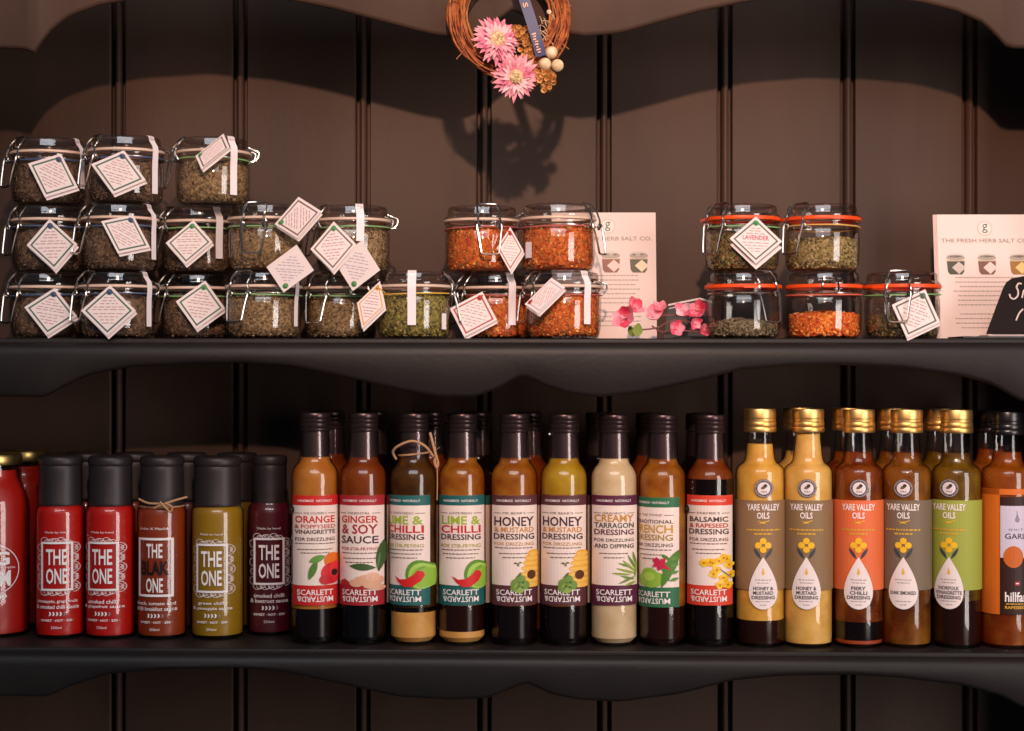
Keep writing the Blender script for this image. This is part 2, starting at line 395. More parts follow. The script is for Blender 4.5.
def fill_mesh(cols, top, seed, big, dens):
    r = random.Random(seed); mt = grains('fill_'+str(seed), cols); m = M(); n = 60; vs = []; fs = []
    base = [(0, 3), (30, 3.2), (33.6, 5), (35.3, 10), (35.7, 18)]
    zs = [(a, b) for a, b in base if b < top-2]+[(35.7, top-2), (33.5, top), (24, top+1.5), (12, top+2.5), (0, top+3)]
    for rr, z in zs:
        for i in range(n):
            a = 2*math.pi*i/n; wob = 1.6*math.sin(a*2+seed)+1.0*math.sin(a*5+1)+r.uniform(-.5, .5)
            k = rr-r.uniform(0, .8); zz = z+(wob if z > top-3 else 0)
            vs.append((k*mmf*math.sin(a), -k*mmf*math.cos(a), zz*mmf))
    for j in range(len(zs)-1):
        for i in range(n):
            k = (i+1) % n; fs.append((j*n+i, j*n+k, (j+1)*n+k, (j+1)*n+i))
    dark = noise_mix(mat('fill_base_'+str(seed), cols[0], .9), cols[0], cols[2], 260, lo=.3, hi=.6); m.add(vs, fs, dark)
    for q in range(dens):
        a = r.uniform(0, 2*math.pi)
        wob = 1.6*math.sin(a*2+seed)+1.0*math.sin(a*5+1)
        if r.random() < .86:
            z = r.uniform(2.5, top+wob); rr = 35.2 if z > 9 else 35.2-(9-z)**1.3*.32
        else:
            rr = 34*math.sqrt(r.random()); z = top+wob*.6+(1-rr/34)*2.6+.4
        s = big*r.uniform(.5, 1.25)
        c = Vector((rr*math.sin(a), -rr*math.cos(a), z))*mmf
        rot = Matrix.Rotation(r.uniform(0, 6.28), 3, Vector((r.uniform(-1, 1), r.uniform(-1, 1), r.uniform(-1, 1))).normalized())
        ax = [Vector((s, 0, 0)), Vector((0, s*r.uniform(.4, .9), 0)), Vector((0, 0, s*r.uniform(.25, .6)))]
        pv = []
        for d in (ax[0], -ax[0], ax[1], -ax[1], ax[2], -ax[2]):
            v = c+(rot @ d)*mmf; h = math.hypot(v.x, v.y)
            if h > .0359: v.x *= .0359/h; v.y *= .0359/h
            v.z = max(v.z, .0022)
            pv.append(v)
        m.add(pv, [(0, 2, 4), (2, 1, 4), (1, 3, 4), (3, 0, 4), (2, 0, 5), (1, 2, 5), (3, 1, 5), (0, 3, 5)], mt, False)
    # separate islands are kept: no weld
    me = bpy.data.meshes.new('fill'); me.from_pydata(m.v, [], m.f)
    for x in m.mats: me.materials.append(x)
    me.polygons.foreach_set('material_index', m.m); me.polygons.foreach_set('use_smooth', m.sm)
    return me
FILL = {
 'brown': (['38271c', '604632', '80644c', '4a3727', '9a7d60', '42332a'], 42, 11, 1.8, 2300),
 'sage': (['463420', '846744', 'a28560', '625030', 'b69c74', '785f3e'], 41, 12, 2.0, 2300),
 'green': (['3c3216', '736a2e', '9a8e46', '58521f', 'b3a25e', '82763a'], 42, 13, 2.2, 2300),
 'orange': (['983a10', 'c85c1e', 'dd7a30', 'b0481a', 'efa656', 'c4501e', '7a5a22'], 43, 14, 2.3, 2300),
 'darkmix': (['2e2516', '6b5a34', '8b7a48', '4c4a26', '9b5a34', 'a8965e'], 37, 15, 2.2, 2300),
 'pale': (['463820', '8a7648', 'ab955f', '6a5f34', 'bda678'], 31, 16, 2.2, 2300),
 'low': (['382e20', '6e604a', '8c7d60', '504836', 'a59474'], 17, 17, 1.9, 1300),
 'loworange': (['b0380e', 'de5e1e', 'ee8a30', 'd0421a', 'f6b058'], 24, 18, 2.6, 1200),
 'lowmix': (['33281a', '7b6c48', '5a5836', 'a08a60', '8a4a2c'], 22, 19, 2.1, 1300),
}
def wire_lever():
    m = M()
    up = [(-12, -38.2, 44.5), (-12.4, -40.6, 48), (-11.6, -41.2, 52), (-10.4, -40.0, 56), (-11.6, -38.4, 59.5), (-11, -34.4, 64.5), (-9, -31.5, 67.9), (-4, -30.4, 68.5), (0, -30, 68.5)]
    full = up+[(-x, y, z) for x, y, z in up[::-1][1:]]
    m.tube([v*mmf for v in smooth_path(full, 4)],   .00105, wire, 6)
    for sx in (-1, 1):
        ring = [(sx*11.5+math.cos(a)*2.7, -40.6-.5*math.sin(a), 45.2+math.sin(a)*2.7) for a in [2*math.pi*i/12 for i in range(12)]]
        m.tube([Vector(v)*mmf for v in ring], .00095, wire, 6, True)
    return m.mesh('wire_bail')
def wire_handle():
    m = M()
    up = [(-9.5, -40.5, 46.5), (-12, -42.4, 47.5), (-12.6, -43.6, 43), (-11.5, -45, 37), (-10.4, -46.8, 28), (-9.2, -48.2, 19.5), (-7.6, -48.5, 17), (0, -48.5, 16.3)]
    full = up+[(-x, y, z) for x, y, z in up[::-1][1:]]
    m.tube([v*mmf for v in smooth_path(full, 4)],   .00105, wire, 6)
    return m.mesh('lever')
def wire_hinge():
    m = M()
    up = [(-7, 37.6, 46), (-7.5, 41, 46.4), (-8.4, 45, 50), (-7.5, 46, 56), (-6.5, 41, 58.2), (-6, 35.4, 60.6), (0, 34.8, 61.4)]
    full = up+[(-x, y, z) for x, y, z in up[::-1][1:]]
    m.tube([v*mmf for v in smooth_path(full, 4)],   .00105, wire, 6)
    m.tube([Vector((x, 43, 47))*mmf for x in (-9, 9)], .00095, wire, 6)
    return m.mesh('hinge')
def neck_wire():
    m = M(); m.tube([(36.7*mmf*math.sin(a), -36.7*mmf*math.cos(a), .046) for a in [2*math.pi*i/48 for i in range(48)]], .00095, wire, 6, True)
    return m.mesh('neck_wire')
def cord_mesh(h):
    mt = mat('cord_'+h, h, .6); m = M()
    m.tube([(38.6*mmf*math.sin(a), -38.6*mmf*math.cos(a), .0448+.0009*math.sin(a+.6)) for a in [2*math.pi*i/56 for i in range(56)]], .00075, mt, 6, True)
    return m.mesh('elastic_cord')

def seal(root, px, y0, y1, wpx=8, small=False, lean=0):
    """paper seal strip: over the lid, past the wire, down the glass"""
    k = (D+root.location.y-.038)/F
    xl = (px-CX)*k-root.location.x; th = math.asin(max(-.95, min(.95, xl/.0385*.98)))*.94+math.atan2(-root.location.x, D)*.12; hw = wpx*k/2
    zb = EYE-(y1-CY)*k-root.location.z; zt = EYE-(y0-CY)*k-root.location.z
    if small: path = [(.0386, zt), (.0386, zb)]
    else: path = [(.0285, .0683), (.0316, .0685), (.0338, .0672), (.0352, .0625), (.0392, .0572), (.0400, .0525), (.0396, .0462), (.0391, .040), (.0389, .032), (.0389, zb)]
    m = M(); vs = []; fs = []; n = len(path)
    for off in (0, .0003):
        for i, (r, z) in enumerate(path):
            t = i/(n-1); sh = lean*t*k
            for s in (-hw, hw):
                rr = r+off; vs.append((rr*math.sin(th)+(s+sh)*math.cos(th), -rr*math.cos(th)+(s+sh)*math.sin(th), z))
    for o in (0, 2*n):
        for i in range(n-1): fs.append((o+2*i, o+2*i+1, o+2*i+3, o+2*i+2))
    for i in range(n-1):
        for s in (0, 1): fs.append((2*i+s, 2*i+2+s, 2*n+2*i+2+s, 2*n+2*i+s))
    fs += [(0, 1, 2*n+1, 2*n), (2*n-2, 2*n-1, 4*n-1, 4*n-2)]
    m.add(vs, fs, seal_m); m.obj('paper_seal', root)
def swing(root, pts, border, Yoff=0, cordcol='3f6a4a', blank=False, fold=True, txt=None, face=None, tilt=.006, eyeaway=True, lift=0):
    """folded card tag; pts = four corners in the photo, the punched corner first"""
    Yc = root.location.y-.0415+Yoff
    ys = [Yc, Yc-tilt*.5, Yc-tilt, Yc-tilt*.5]
    q = [P(x, y, ys[i])-root.location for i, (x, y) in enumerate(pts)]
    c = (q[0]+q[1]+q[2]+q[3])/4; A = (q[1]-q[3])/2; Bv = (q[2]-q[0])/2; nrm = A.cross(Bv).normalized()
    if nrm.y > 0: nrm = -nrm
    pm = face or paper
    def slab(cc, A_, B_, mt):
        m = M(); cs = [cc-B_, cc+A_, cc+B_, cc-A_]; th = -nrm*.00035
        vs = cs+[v+th for v in cs]
        m.add(vs, [(0, 1, 2, 3), (7, 6, 5, 4), (0, 4, 5, 1), (1, 5, 6, 2), (2, 6, 7, 3), (3, 7, 4, 0)], mt, False); return m
    t = slab(c, A, Bv, pm).obj('swing_tag', root)
    if fold:
        off = Vector((.0012, .0022, -.0030)) if txt != 'LAVENDER' else Vector((.0008, .004, -.006))
        slab(c+off, A*.99, Bv*.99, paper).obj('back_leaf', t)
    art = Flat(); bc = C(border) if border else None
    def dm(a, b): return (a, b)
    if bc:
        o1, o2 = .86, .77
        if face: o1, o2 = .97, .66
        ring_o = [(0, -o1), (o1, 0), (0, o1), (-o1, 0)]; ring_i = [(0, -o2), (o2, 0), (0, o2), (-o2, 0)]
        for i in range(4):
            j = (i+1) % 4; art.poly([ring_o[i], ring_o[j], ring_i[j], ring_i[i]], bc, 1)
    tc_ = C('b98e8c') if border else C('b3a4b4')
    if border == 'a33b40': tc_ = C('b39a92')
    r = random.Random(int(pts[0][0])); ys_ = [-.50, -.38, -.27, -.14, -.04, .12, .24, .36, .48]
    for b in ys_:
        wd = (.70-abs(b))*r.uniform(.75, 1)*.98
        if txt and b in (-.14, -.04): continue
        a = -wd
        while a < wd-.05:
            l = min(r.uniform(.1, .26), wd-a); art.rect(a, b-.02, a+l, b+.02, tc_, 1); a += l+.05
    if txt: art.text(txt, 0, -.20, .0, 1.0, C('b5556a'), 2)
    if eyeaway: art.ell(0, -.72, .12, .12, C(cordcol), 3, 12)
    def mp(a, b, l): return c+A*a+Bv*b+nrm*(.00012*l)
    art.build('printing', mp, (), t)
    # cord from the neck through the hole
    e = c-Bv*.72+nrm*.0006; cm = mat('cord_'+cordcol, cordcol, .6); m = M()
    ang = math.atan2(e.x, -e.y); ang = max(-1.4, min(1.4, ang))
    for d in (-.09, .09):
        a = ang+d; pnt = Vector((.0392*math.sin(a), -.0392*math.cos(a), .0452)); mid = (pnt+e)/2+Vector((0, -.0015, .001))
        m.tube(smooth_path([pnt, mid, e], 4), .0006, cm, 5)
    m.ball(e, .0016, cm, 8, rings=6); m.obj('tag_cord', root)
    return t

JARS = {}
def jar(key, cx, base, Y, label, fill, gasket, clasp, cord, group, kind='herb salt'):
    clasp += math.degrees(math.atan((CX-cx)/F)); k = (D+Y)/F; z = base if base > 1 else UZ+base
    root = thing('clip_top_jar', ((cx-CX)*k, Y, z), label, 'jar', group)
    link('glass_body', jmesh('body', body_mesh), root)
    link('herb_salt', jmesh('f_'+fill, lambda: fill_mesh(*FILL[fill])), root, rz=rnd.uniform(0, 6.28))
    link('rubber_gasket', jmesh('g_'+gasket, lambda: gasket_mesh(GK_ORANGE if gasket == 'o' else GK_CLEAR, gasket == 'o')), root, rz=math.radians(clasp-28))
    link('lid', jmesh('lid', lid_mesh), root)
    a = math.radians(clasp); cl = link('wire_bail', jmesh('bail', wire_lever), root, rz=a)
    link('lever', jmesh('lever', wire_handle), cl); link('hinge', jmesh('hinge', wire_hinge), root, rz=a)
    link('neck_wire', jmesh('nw', neck_wire), root)
    if cord: link('elastic_cord', jmesh('c_'+cord, lambda: cord_mesh(cord)), root, rz=rnd.uniform(0, 6))
    JARS[key] = root; return root
H1, H2 = .0688, .1376
GL = 'brown herb salt jars stacked at the left'; GO = 'orange salt jars stacked in the middle'; GR = 'orange-sealed jars on the right'
BL_, GN, RD = '46587a', '7fae6a', 'b85a50'
def T(l): return [(x, y) for x, y in l]
# bottom row
j = jar('b1', 48, 0, .062, 'brown herb salt jar at far left of the bottom row, green-edged diamond tag tipping left', 'brown', 'c', -58, BL_, GL)
swing(j, [(55, 289), (77, 315), (47, 337), (24, 306)], '45604e', cordcol='3f5068')
j = jar('b2', 117, 0, .040, 'brown herb salt jar second in bottom row, upright diamond tag and white paper seal', 'brown', 'c', -58, BL_, GL)
swing(j, [(110, 285), (136, 310.5), (107, 336.6), (81, 310.5)], '45604e', cordcol='3f5068'); seal(j, 145, 271, 326)
j = jar('b3', 198, 0, .082, 'herb salt jar third in bottom row, green cord and diamond tag, no paper seal', 'brown', 'c', -64, GN, GL)
swing(j, [(206.6, 280), (224, 309), (197, 329), (174.5, 302)], '45604e', cordcol='4f8a50')
j = jar('b4', 264, 0, .041, 'herb salt jar fourth in bottom row, large wire lever facing left front and paper seal', 'sage', 'c', -38, GN, GL)
seal(j, 296, 282, 326, 7, lean=-4); swing(j, [(284, 293), (313.5, 270), (297, 245), (266, 266.5)][0:4], None, -.004, cordcol='4f8a50', fold=False)
j = jar('b5', 341, 0, .078, 'tagless herb salt jar fifth in bottom row, with its wire lever swung to lower left', 'sage', 'c', -36, GN, GL)
swing(j, [(353, 291.6), (380, 269.5), (362, 241), (334, 261)], None, -.020, cordcol='4f8a50', fold=False)
j['label'] = 'herb salt jar fifth in bottom row, plain pale tag flipped up above its lid'
JARS['b4']['label'] = 'herb salt jar fourth in bottom row, plain lilac tag flipped above its lid'
j = jar('b6', 414, 0, .036, 'greener herb salt jar at right end of the bottom row, yellow cord and yellow-edged tag', 'green', 'c', 82, 'd6a53a', GL)
swing(j, [(379, 281), (386, 307), (361, 329), (358, 303)], 'd99a3c', .012, cordcol='c9902e', tilt=.004); seal(j, 411.5, 266, 325, 8.5); seal(j, 445, 313, 329, 7, small=True)
# middle row
j = jar('m1', 50, H1, .060, 'brown herb salt jar at far left of the middle row, diamond tag hanging point down', 'brown', 'c', -60, BL_, GL)
swing(j, [(50, 219), (77, 244), (55, 271), (26, 245)], '45604e', cordcol='3f5068')
j = jar('m2', 120, H1, .040, 'brown herb salt jar second in middle row, squared green-edged tag and paper seal', 'brown', 'c', -62, BL_, GL)
swing(j, [(132, 216), (151, 246), (117, 255), (102, 220)], '45604e', cordcol='3f5068'); seal(j, 149, 203, 258, 8, lean=2)
j = jar('m3', 199, H1, .080, 'herb salt jar third in middle row, pink diamond tag and straight paper seal', 'brown', 'c', -70, GN, GL)
swing(j, [(193, 221), (213, 241), (185, 266), (166, 242)], '5a6a58', cordcol='4f8a50'); seal(j, 218.5, 206, 258, 8)
j = jar('m4', 266, H1, .042, 'herb salt jar fourth in middle row, wire clasp facing front, tag raised to its right', 'sage', 'c', -17, GN, GL)
swing(j, [(275, 224), (298, 197), (322, 211), (297, 239)], '7a5a58', -.004, cordcol='4f8a50')
j = jar('m5', 353, H1, .058, 'herb salt jar at right end of middle row, wire hinge sticking out at right', 'sage', 'c', -72, GN, GL)
swing(j, [(335, 222.5), (355, 243), (334, 273), (309, 248)], '6a5a50', -.002, cordcol='4f8a50'); seal(j, 360.5, 205, 241, 8)
# top row
j = jar('t1', 49, H2, .058, 'brown herb salt jar at far left of the top row, tag punched at upper right', 'brown', 'c', -62, BL_, GL)
swing(j, [(60, 154), (79, 187), (44, 198), (29, 163)], '45604e', cordcol='3f5068'); seal(j, 75.5, 139, 186, 7, lean=3)
j = jar('t2', 126, H2, .042, 'brown herb salt jar second in the top row, wide tag covering its left half', 'brown', 'c', -62, BL_, GL)
swing(j, [(124, 150.5), (146, 180), (113, 194.6), (91, 164)], '45604e', cordcol='3f5068'); seal(j, 152, 137, 192, 8)
j = jar('t3', 213, H2, .052, 'herb salt jar at right end of top row, tag folded up over its lid', 'sage', 'c', -78, GN, GL)
swing(j, [(195, 155.5), (224, 134), (229, 147), (202, 170)], '6a5a50', -.006, cordcol='4f8a50', tilt=.003); seal(j, 233, 140, 194, 8)
# orange cluster
j = jar('ob1', 496, 0, .075, 'orange salt jar in the bottom row, red-edged tag and curved paper seal', 'orange', 'c', -66, RD, GO)
swing(j, [(482, 292), (497.5, 319.5), (464, 337.7), (450, 308)], 'a33b40', cordcol='a8342e'); seal(j, 513, 274, 325, 8)
j = jar('ob2', 564, 0, .040, 'orange salt jar in the bottom row beside the leaflet, grey tag turned back side out', 'orange', 'c', -62, RD, GO)
swing(j, [(525, 304), (551, 278), (566, 287), (538, 314)], 'b9a9b4', -.004, cordcol='a8342e', tilt=.003); seal(j, 589, 271, 324, 8)
j = jar('ot1', 482, H1, .062, 'orange salt jar on top at left, wire clasp facing front, red diamond tag', 'orange', 'c', 10, RD, GO)
swing(j, [(511, 228), (523, 250), (511, 273), (496, 247)], 'a33b40', .004, cordcol='a8342e')
j = jar('ot2', 558, H1, .040, 'orange salt jar on top at right, lever leaning over the leaflet', 'orange', 'c', 68, RD, GO)
seal(j, 527, 241, 257, 9, small=True)
# right cluster
j = jar('rb1', 743, 0, .044, 'orange-sealed jar a quarter full of pale salt, lever at its right side', 'low', 'o', 38, None, GR)
j = jar('rb2', 824, 0, .044, 'orange-sealed jar holding a low layer of bright orange salt', 'loworange', 'o', 188, 'd8644a', GR)
j = jar('rt1', 742, H1, .044, 'orange-sealed dark herb jar with large white diamond tag on its front', 'darkmix', 'o', -42, GN, GR)
swing(j, [(755, 217), (783, 241), (755, 264), (730.5, 238)], '5a5f52', cordcol='3f8a4a', txt='LAVENDER')
j = jar('rt2', 822, H1, .044, 'orange-sealed herb jar on top, yellow cord and no tag', 'pale', 'o', -42, 'd8a04a', GR)
j = jar('re', 902, 0, .044, 'orange-sealed jar standing single before tall leaflet, tag under its lever', 'lowmix', 'o', -5, GN, GR)
swing(j, [(925.5, 289), (940, 322.5), (907, 338), (891.6, 305)], '5f5a52', .001, cordcol='5a6a58')

# ---------------------------------------------------------------- leaflets
def leaflet(x0, x1, ytop, ybot, Y, label, off, full):
    z = UZ; k = (D+Y)/F; cxm = (x0+x1)/2
    root = thing('leaflet', ((cxm-CX)*k, Y, z), label, 'leaflet')
    w2 = (x1-x0)*k/2; h = (CY-ytop)*k+EYE-z; lean = .018
    for i in range(4 if full else 2):
        m = M(); dy = i*.0012+.0002; dx = -i*.0011*(1 if full else 0)
        m.add([(-w2+dx, dy-lean*0, 0), (w2+dx, dy, 0), (w2+dx, dy+lean, h), (-w2+dx, dy+lean, h), (-w2+dx, dy+.0006, 0), (w2+dx, dy+.0006, 0), (w2+dx, dy+lean+.0006, h), (-w2+dx, dy+lean+.0006, h)],
              [(0, 1, 2, 3), (7, 6, 5, 4), (0, 4, 5, 1), (1, 5, 6, 2), (2, 6, 7, 3), (3, 7, 4, 0)], paper_warm, False)
        m.obj('sheet', root)
    a = Flat(); g1, g2 = C('b09e94'), C('b7a59d')
    mx = off
    a.ring(mx, ytop+14, 7.6, .8, C('cdbbae'), 1, 24); a.ell(mx, ytop+14, 6.6, 6.6, C('e9d8cc'), 1, 24)
    a.text('g', mx, ytop+9.5, ytop+19, 5.5, C('55605a'), 2, .0)
    a.text('THE FRESH HERB SALT CO.', mx, ytop+24.5, ytop+28.5, 89, C('a3968c'), 2, .015)
    for i, jx in enumerate((mx-30.5, mx+1, mx+33) if full else (mx-27, mx+3, mx+31)):
        cs = [('4a4638', 'c8b9ae'), ('7b5142', 'e0cbc4'), ('9a6a2c', 'e6c078')][i] if full else [('7b5142', 'e0cbc4'), ('8a5a4a', 'e0c4bc'), ('56523c', 'e2cfae')][i]
        y = ytop+43
        a.poly([(jx-9, y+4), (jx+9, y+4), (jx+8.2, y+15), (jx+6, y+18), (jx-6, y+18), (jx-8.2, y+15)], C(cs[0]), 1)
        a.ell(jx, y+1, 9.5, 2.6, C('a89a8c'), 2); a.ell(jx, y-1.2, 8.4, 2.2, C('cbbdb0'), 2); a.rect(jx-8.8, y+3.2, jx+8.8, y+4.6, C('c9b296'), 2)
        a.poly([(jx+3, y+5), (jx+10, y+11), (jx+3, y+17.5), (jx-4, y+11)], C(cs[1]), 3)
    r = random.Random(3)
    yy = ytop+64
    while yy < ybot-8:
        if not (ytop+96 < yy < ytop+99): a.lines(mx+r.uniform(-1, 1), yy, r.uniform(54, 68), 1.2, g1, 1, int(yy))
        yy += 4.6
    def mp(x, y, l):
        zz = (CY-y)*k+EYE-z; t = zz/h
        return Vector(((x-cxm)*k, lean*t-.00012*l, zz))
    a.build('printing', mp, (), root)
    return root
o = leaflet(552, 657, 211, 338, .112, 'printed cream leaflet standing behind the orange salt jars, partly hidden by them', 608.5, False)
o = leaflet(941, 1048, 213, 338, .085, 'stack of tall cream leaflets with printed jar pictures behind the chalkboard sign', 989, True)

# chalkboard sign
sg = thing('chalkboard_sign', tuple(P(1020, 338, .03)[:2])+(UZ,), 'small black chalkboard price sign with white handwriting at the right end', 'sign')
cb = mat('chalkboard', '1a1211', .8, spec=.2)
def sp(x, y, Y): return P(x, y, Y)-sg.location
m = M(); out = [(987, 334), (1004, 288), (1007.5, 282), (1013, 278), (1024, 276), (1060, 274), (1066, 280), (1078, 334)]
fr = [sp(x, y, .028+(334-y)*.00012) for x, y in out]; bk = [v+Vector((0, .004, 0)) for v in fr]; n = len(fr)
m.add(fr+bk, [tuple(range(n)), tuple(range(n, 2*n))[::-1]]+[(i, (i+1) % n, n+(i+1) % n, n+i) for i in range(n)], cb, False); board = m.obj('board', sg)
m = M(); ch = mat('chalk', 'd9c4bb', .9)
def stroke(pts, r=.0009): m.tube(smooth_path([sp(x, y, .0268+(334-y)*.00012) for x, y in pts], 5), r, ch, 5)
stroke([(1021.5, 284), (1018.5, 283.5), (1016.5, 287), (1018, 291), (1017.5, 296), (1014, 299), (1010.5, 297.5), (1009.5, 294)])
stroke([(1022, 298), (1024, 290), (1026, 297)]); stroke([(1028, 298), (1029, 290), (1033, 297), (1034, 290)])
stroke([(1016, 320.5), (1019, 313.5), (1023, 309)]); stroke([(1025, 320), (1029, 309)]); m.obj('chalk_writing', board)
m = M(); a = sp(963, 343, .004); b = sp(1066, 336.6, .004)
m.box((a.x, a.y, 0.0002), (b.x, a.y+.06, .0022), mat('sign_base', '17120f', .4)); m.box((sp(986, 0, .02).x, sp(0, 0, .012).y, .0023), (b.x, sp(0, 0, .045).y, .0040), mat('clear_foot', 'b7a5a0', .2)); m.obj('base', sg)

# ---------------------------------------------------------------- pink blossom sprig
spk = thing('artificial_blossom_sprig', tuple(P(660, 338, .04)[:2])+(UZ,), 'sprig of pink artificial blossom lying on the upper shelf beside the leaflet', 'flower')
def petal(m, c, d, n, L, W, mt, cup=.3, nu=6, nv=5):
    d = Vector(d).normalized(); n = Vector(n); n = (n-d*n.dot(d)).normalized(); s = d.cross(n); vs = []; fs = []
    for i in range(nu+1):
        t = i/nu; wd = W*math.sin(math.pi*(.08+.84*t)**.85)*.5+.0001
        for j_ in range(nv):
            u = (j_/(nv-1))*2-1
            vs.append(Vector(c)+d*(L*t)+s*(wd*u)+n*(cup*L*t*t+cup*.7*wd*u*u*1.2))
    for i in range(nu):
        for j_ in range(nv-1): fs.append((i*nv+j_, i*nv+j_+1, (i+1)*nv+j_+1, (i+1)*nv+j_))
    m.add(vs, fs, mt)
pk = mat('pink_petal', 'e87c92', .6, sub=.3); noise_mix(pk, 'e0607a', 'f2a0ac', 90); hot = mat('hot_petal', 'd8304e', .6); noise_mix(hot, 'c92444', 'e85a74', 90)
lp = mat('pale_petal', 'eab4bc', .6); leafm = mat('sprig_leaf', '7c8f3a', .6); stem = mat('sprig_stem', '7a4a44', .7)
def q_(x, y, Y): return P(x, y, Y)-spk.location
def bloom(c, r, mt, n, facing, cup=.35, name='flower_head', seed=0, squash=1):
    rr = random.Random(seed); m = M(); f = Vector(facing).normalized(); a = f.orthogonal().normalized(); b = f.cross(a)
    for i in range(n):
        t = 2*math.pi*i/n+rr.uniform(-.2, .2); d = a*math.cos(t)+b*math.sin(t)
        petal(m, c, d+f*.25, f, r*rr.uniform(.85, 1.1), r*.95, mt[i % len(mt)], cup)
    for i in range(6):
        d = f+a*rr.uniform(-.5, .5)+b*rr.uniform(-.5, .5); m.tube([Vector(c), Vector(c)+d.normalized()*r*.5], .0004, lp, 5)
    m.obj(name, spk)
bloom(q_(626, 318, .022), .0145, [pk, hot, pk], 6, (-.5, -1, .15), seed=1)
bloom(q_(652, 317, .030), .0125, [pk, lp, pk], 5, (.1, -.7, .5), .5, seed=2)
bloom(q_(634, 308, .034), .0115, [hot, pk], 4, (.3, -1, .4), .5, seed=3)
bloom(q_(661, 310, .032), .0095, [pk], 4, (-.2, -.8, .8), .5, seed=9)
bloom(q_(684, 311, .036), .0105, [lp, pk], 4, (-.3, -1, .3), .4, seed=4)
bloom(q_(699, 311, .060), .0125, [hot, pk, hot], 5, (-.5, -1, .4), .45, seed=5)
bloom(q_(694, 322, .040), .0085, [hot, pk], 4, (.4, -1, -.3), .5, seed=6)
bloom(q_(675, 329, .022), .0105, [hot, pk, pk], 5, (.3, -1, .1), .4, seed=7)
bloom(q_(703, 331, .050), .0085, [hot, pk], 5, (.3, -1, .3), .5, seed=8)
m = M(); petal(m, q_(637, 336, .018), (.1, -.1, 1), (0, -1, 0), .013, .010, leafm, .1); petal(m, q_(634, 336, .026), (-.5, 0, 1), (0, -1, 0), .011, .008, leafm, .1); m.obj('leaf', spk)
m = M()
for pp in ([(638, 330, .026), (656, 328, .026), (676, 320, .035), (705, 326, .050)], [(656, 316, .036), (672, 315, .036), (690, 318, .05)], [(652, 326, .03), (662, 332, .026), (672, 330, .026), (700, 332, .045)]):
    m.tube(smooth_path([q_(*p) for p in pp], 5), .0009, stem, 5)
m.obj('stem', spk)
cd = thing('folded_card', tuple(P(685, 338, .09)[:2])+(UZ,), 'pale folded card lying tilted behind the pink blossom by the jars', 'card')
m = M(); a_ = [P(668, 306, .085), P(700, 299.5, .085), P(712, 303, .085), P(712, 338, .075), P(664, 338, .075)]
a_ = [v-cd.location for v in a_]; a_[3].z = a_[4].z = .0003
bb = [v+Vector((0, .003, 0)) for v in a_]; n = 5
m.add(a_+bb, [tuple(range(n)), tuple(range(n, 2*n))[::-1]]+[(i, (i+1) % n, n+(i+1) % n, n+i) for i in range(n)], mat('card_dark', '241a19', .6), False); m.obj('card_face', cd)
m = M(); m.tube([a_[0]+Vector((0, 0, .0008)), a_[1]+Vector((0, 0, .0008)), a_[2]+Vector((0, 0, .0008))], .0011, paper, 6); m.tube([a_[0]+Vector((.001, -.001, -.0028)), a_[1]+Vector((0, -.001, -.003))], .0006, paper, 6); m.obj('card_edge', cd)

# ---------------------------------------------------------------- bottles
def bottle(cx, Y, R, prof, label, name, group, liquids, cat='bottle', glassm=None):
    k = (D+Y)/F; x = (cx-CX)*k
    root = thing(name, (x, Y, shelf_z(x)+.0003), label, cat, group); root.scale = (1, 1, ZS)
    m = M(); m.lathe([(r*R, z) for r, z in prof], glassm or bot_glass, 48); m.obj('glass_body', root)
    return root
def liquid(root, R, prof, z0, z1, mt, name, gap=.0012):
    pts = [(r*R, z) for r, z in prof]; def_r = lambda z: interp([(zz, rr) for rr, zz in pts if True], z)
    prs = sorted([(z, r) for r, z in pts if r > .0005]); zs = [z0]+[z for z, r in prs if z0+.0005 < z < z1-.0005]+[z1]
    pr = [(0, z0)]+[(max(.002, min(interp(prs, z), interp(prs, z+.0004))-gap), z) for z in zs]+[(0, z1)]
    m = M(); m.lathe(pr, mt, 48); return m.obj(name, root)
SC = [(0, .0025), (.6, .0025), (.82, .0), (.93, .0008), (.985, .0035), (1, .008), (1, .166), (.985, .1712), (.93, .1752), (.84, .1788), (.735, .1815), (.68, .1838), (.655, .187), (.65, .192), (.60, .215)]
def sc_prof(z): return interp([(z_, r) for r, z_ in SC], z)
def scarlett(i, cx, Y, label, oil, name='dressing_bottle', group='dressing bottles with slab lettered labels', back=False):
    R = .0243; root = bottle(cx, Y, R, SC, label, name, group, None)
    for z0_, z1_, mt, nm in oil: liquid(root, R, SC, z0_, z1_, mt, nm)
    m = M(); m.lathe([(.0138, .186), (.0147, .186), (.0147, .188), (.0143, .196), (.0139, .2134), (.0135, .2134)], sleeve_m, 40); m.obj('neck_sleeve', root)
    m = M(); h0 = .2134
    m.lathe([(.010, h0), (.0150, h0), (.0155, h0+.001), (.0155, h0+.003), (.0148, h0+.0036), (.0154, h0+.0046), (.0155, h0+.008), (.0148, h0+.0088), (.0155, h0+.0098), (.0155, h0+.012), (.0148, h0+.0128), (.0155, h0+.0138), (.0155, h0+.0172), (.0150, h0+.0184), (.013, h0+.0190), (0, h0+.0190)], black_cap, 40)
    m.obj('screw_cap', root)
    return root, R
OIL = amber('amber_oil', 'bc640c', 'e8801c', .6, 'f2a430', 45); OIL2 = amber('orange_oil', 'd9812a', 'd08030', .85, 'e89a40', 60)
RED_OIL = amber('rust_oil', 'a8460e', 'c06024', .55, 'c8641a', 40); GRN_OIL = amber('olive_oil', '96601a', 'b08030', .4, '5a3410', 50)
VIN = mat('dark_vinegar', '0f0403', .2, spec=.25); VINB = mat('black_sauce', '070303', .2, spec=.25); VIN2 = mat('brown_vinegar', '240a03', .2, spec=.25)
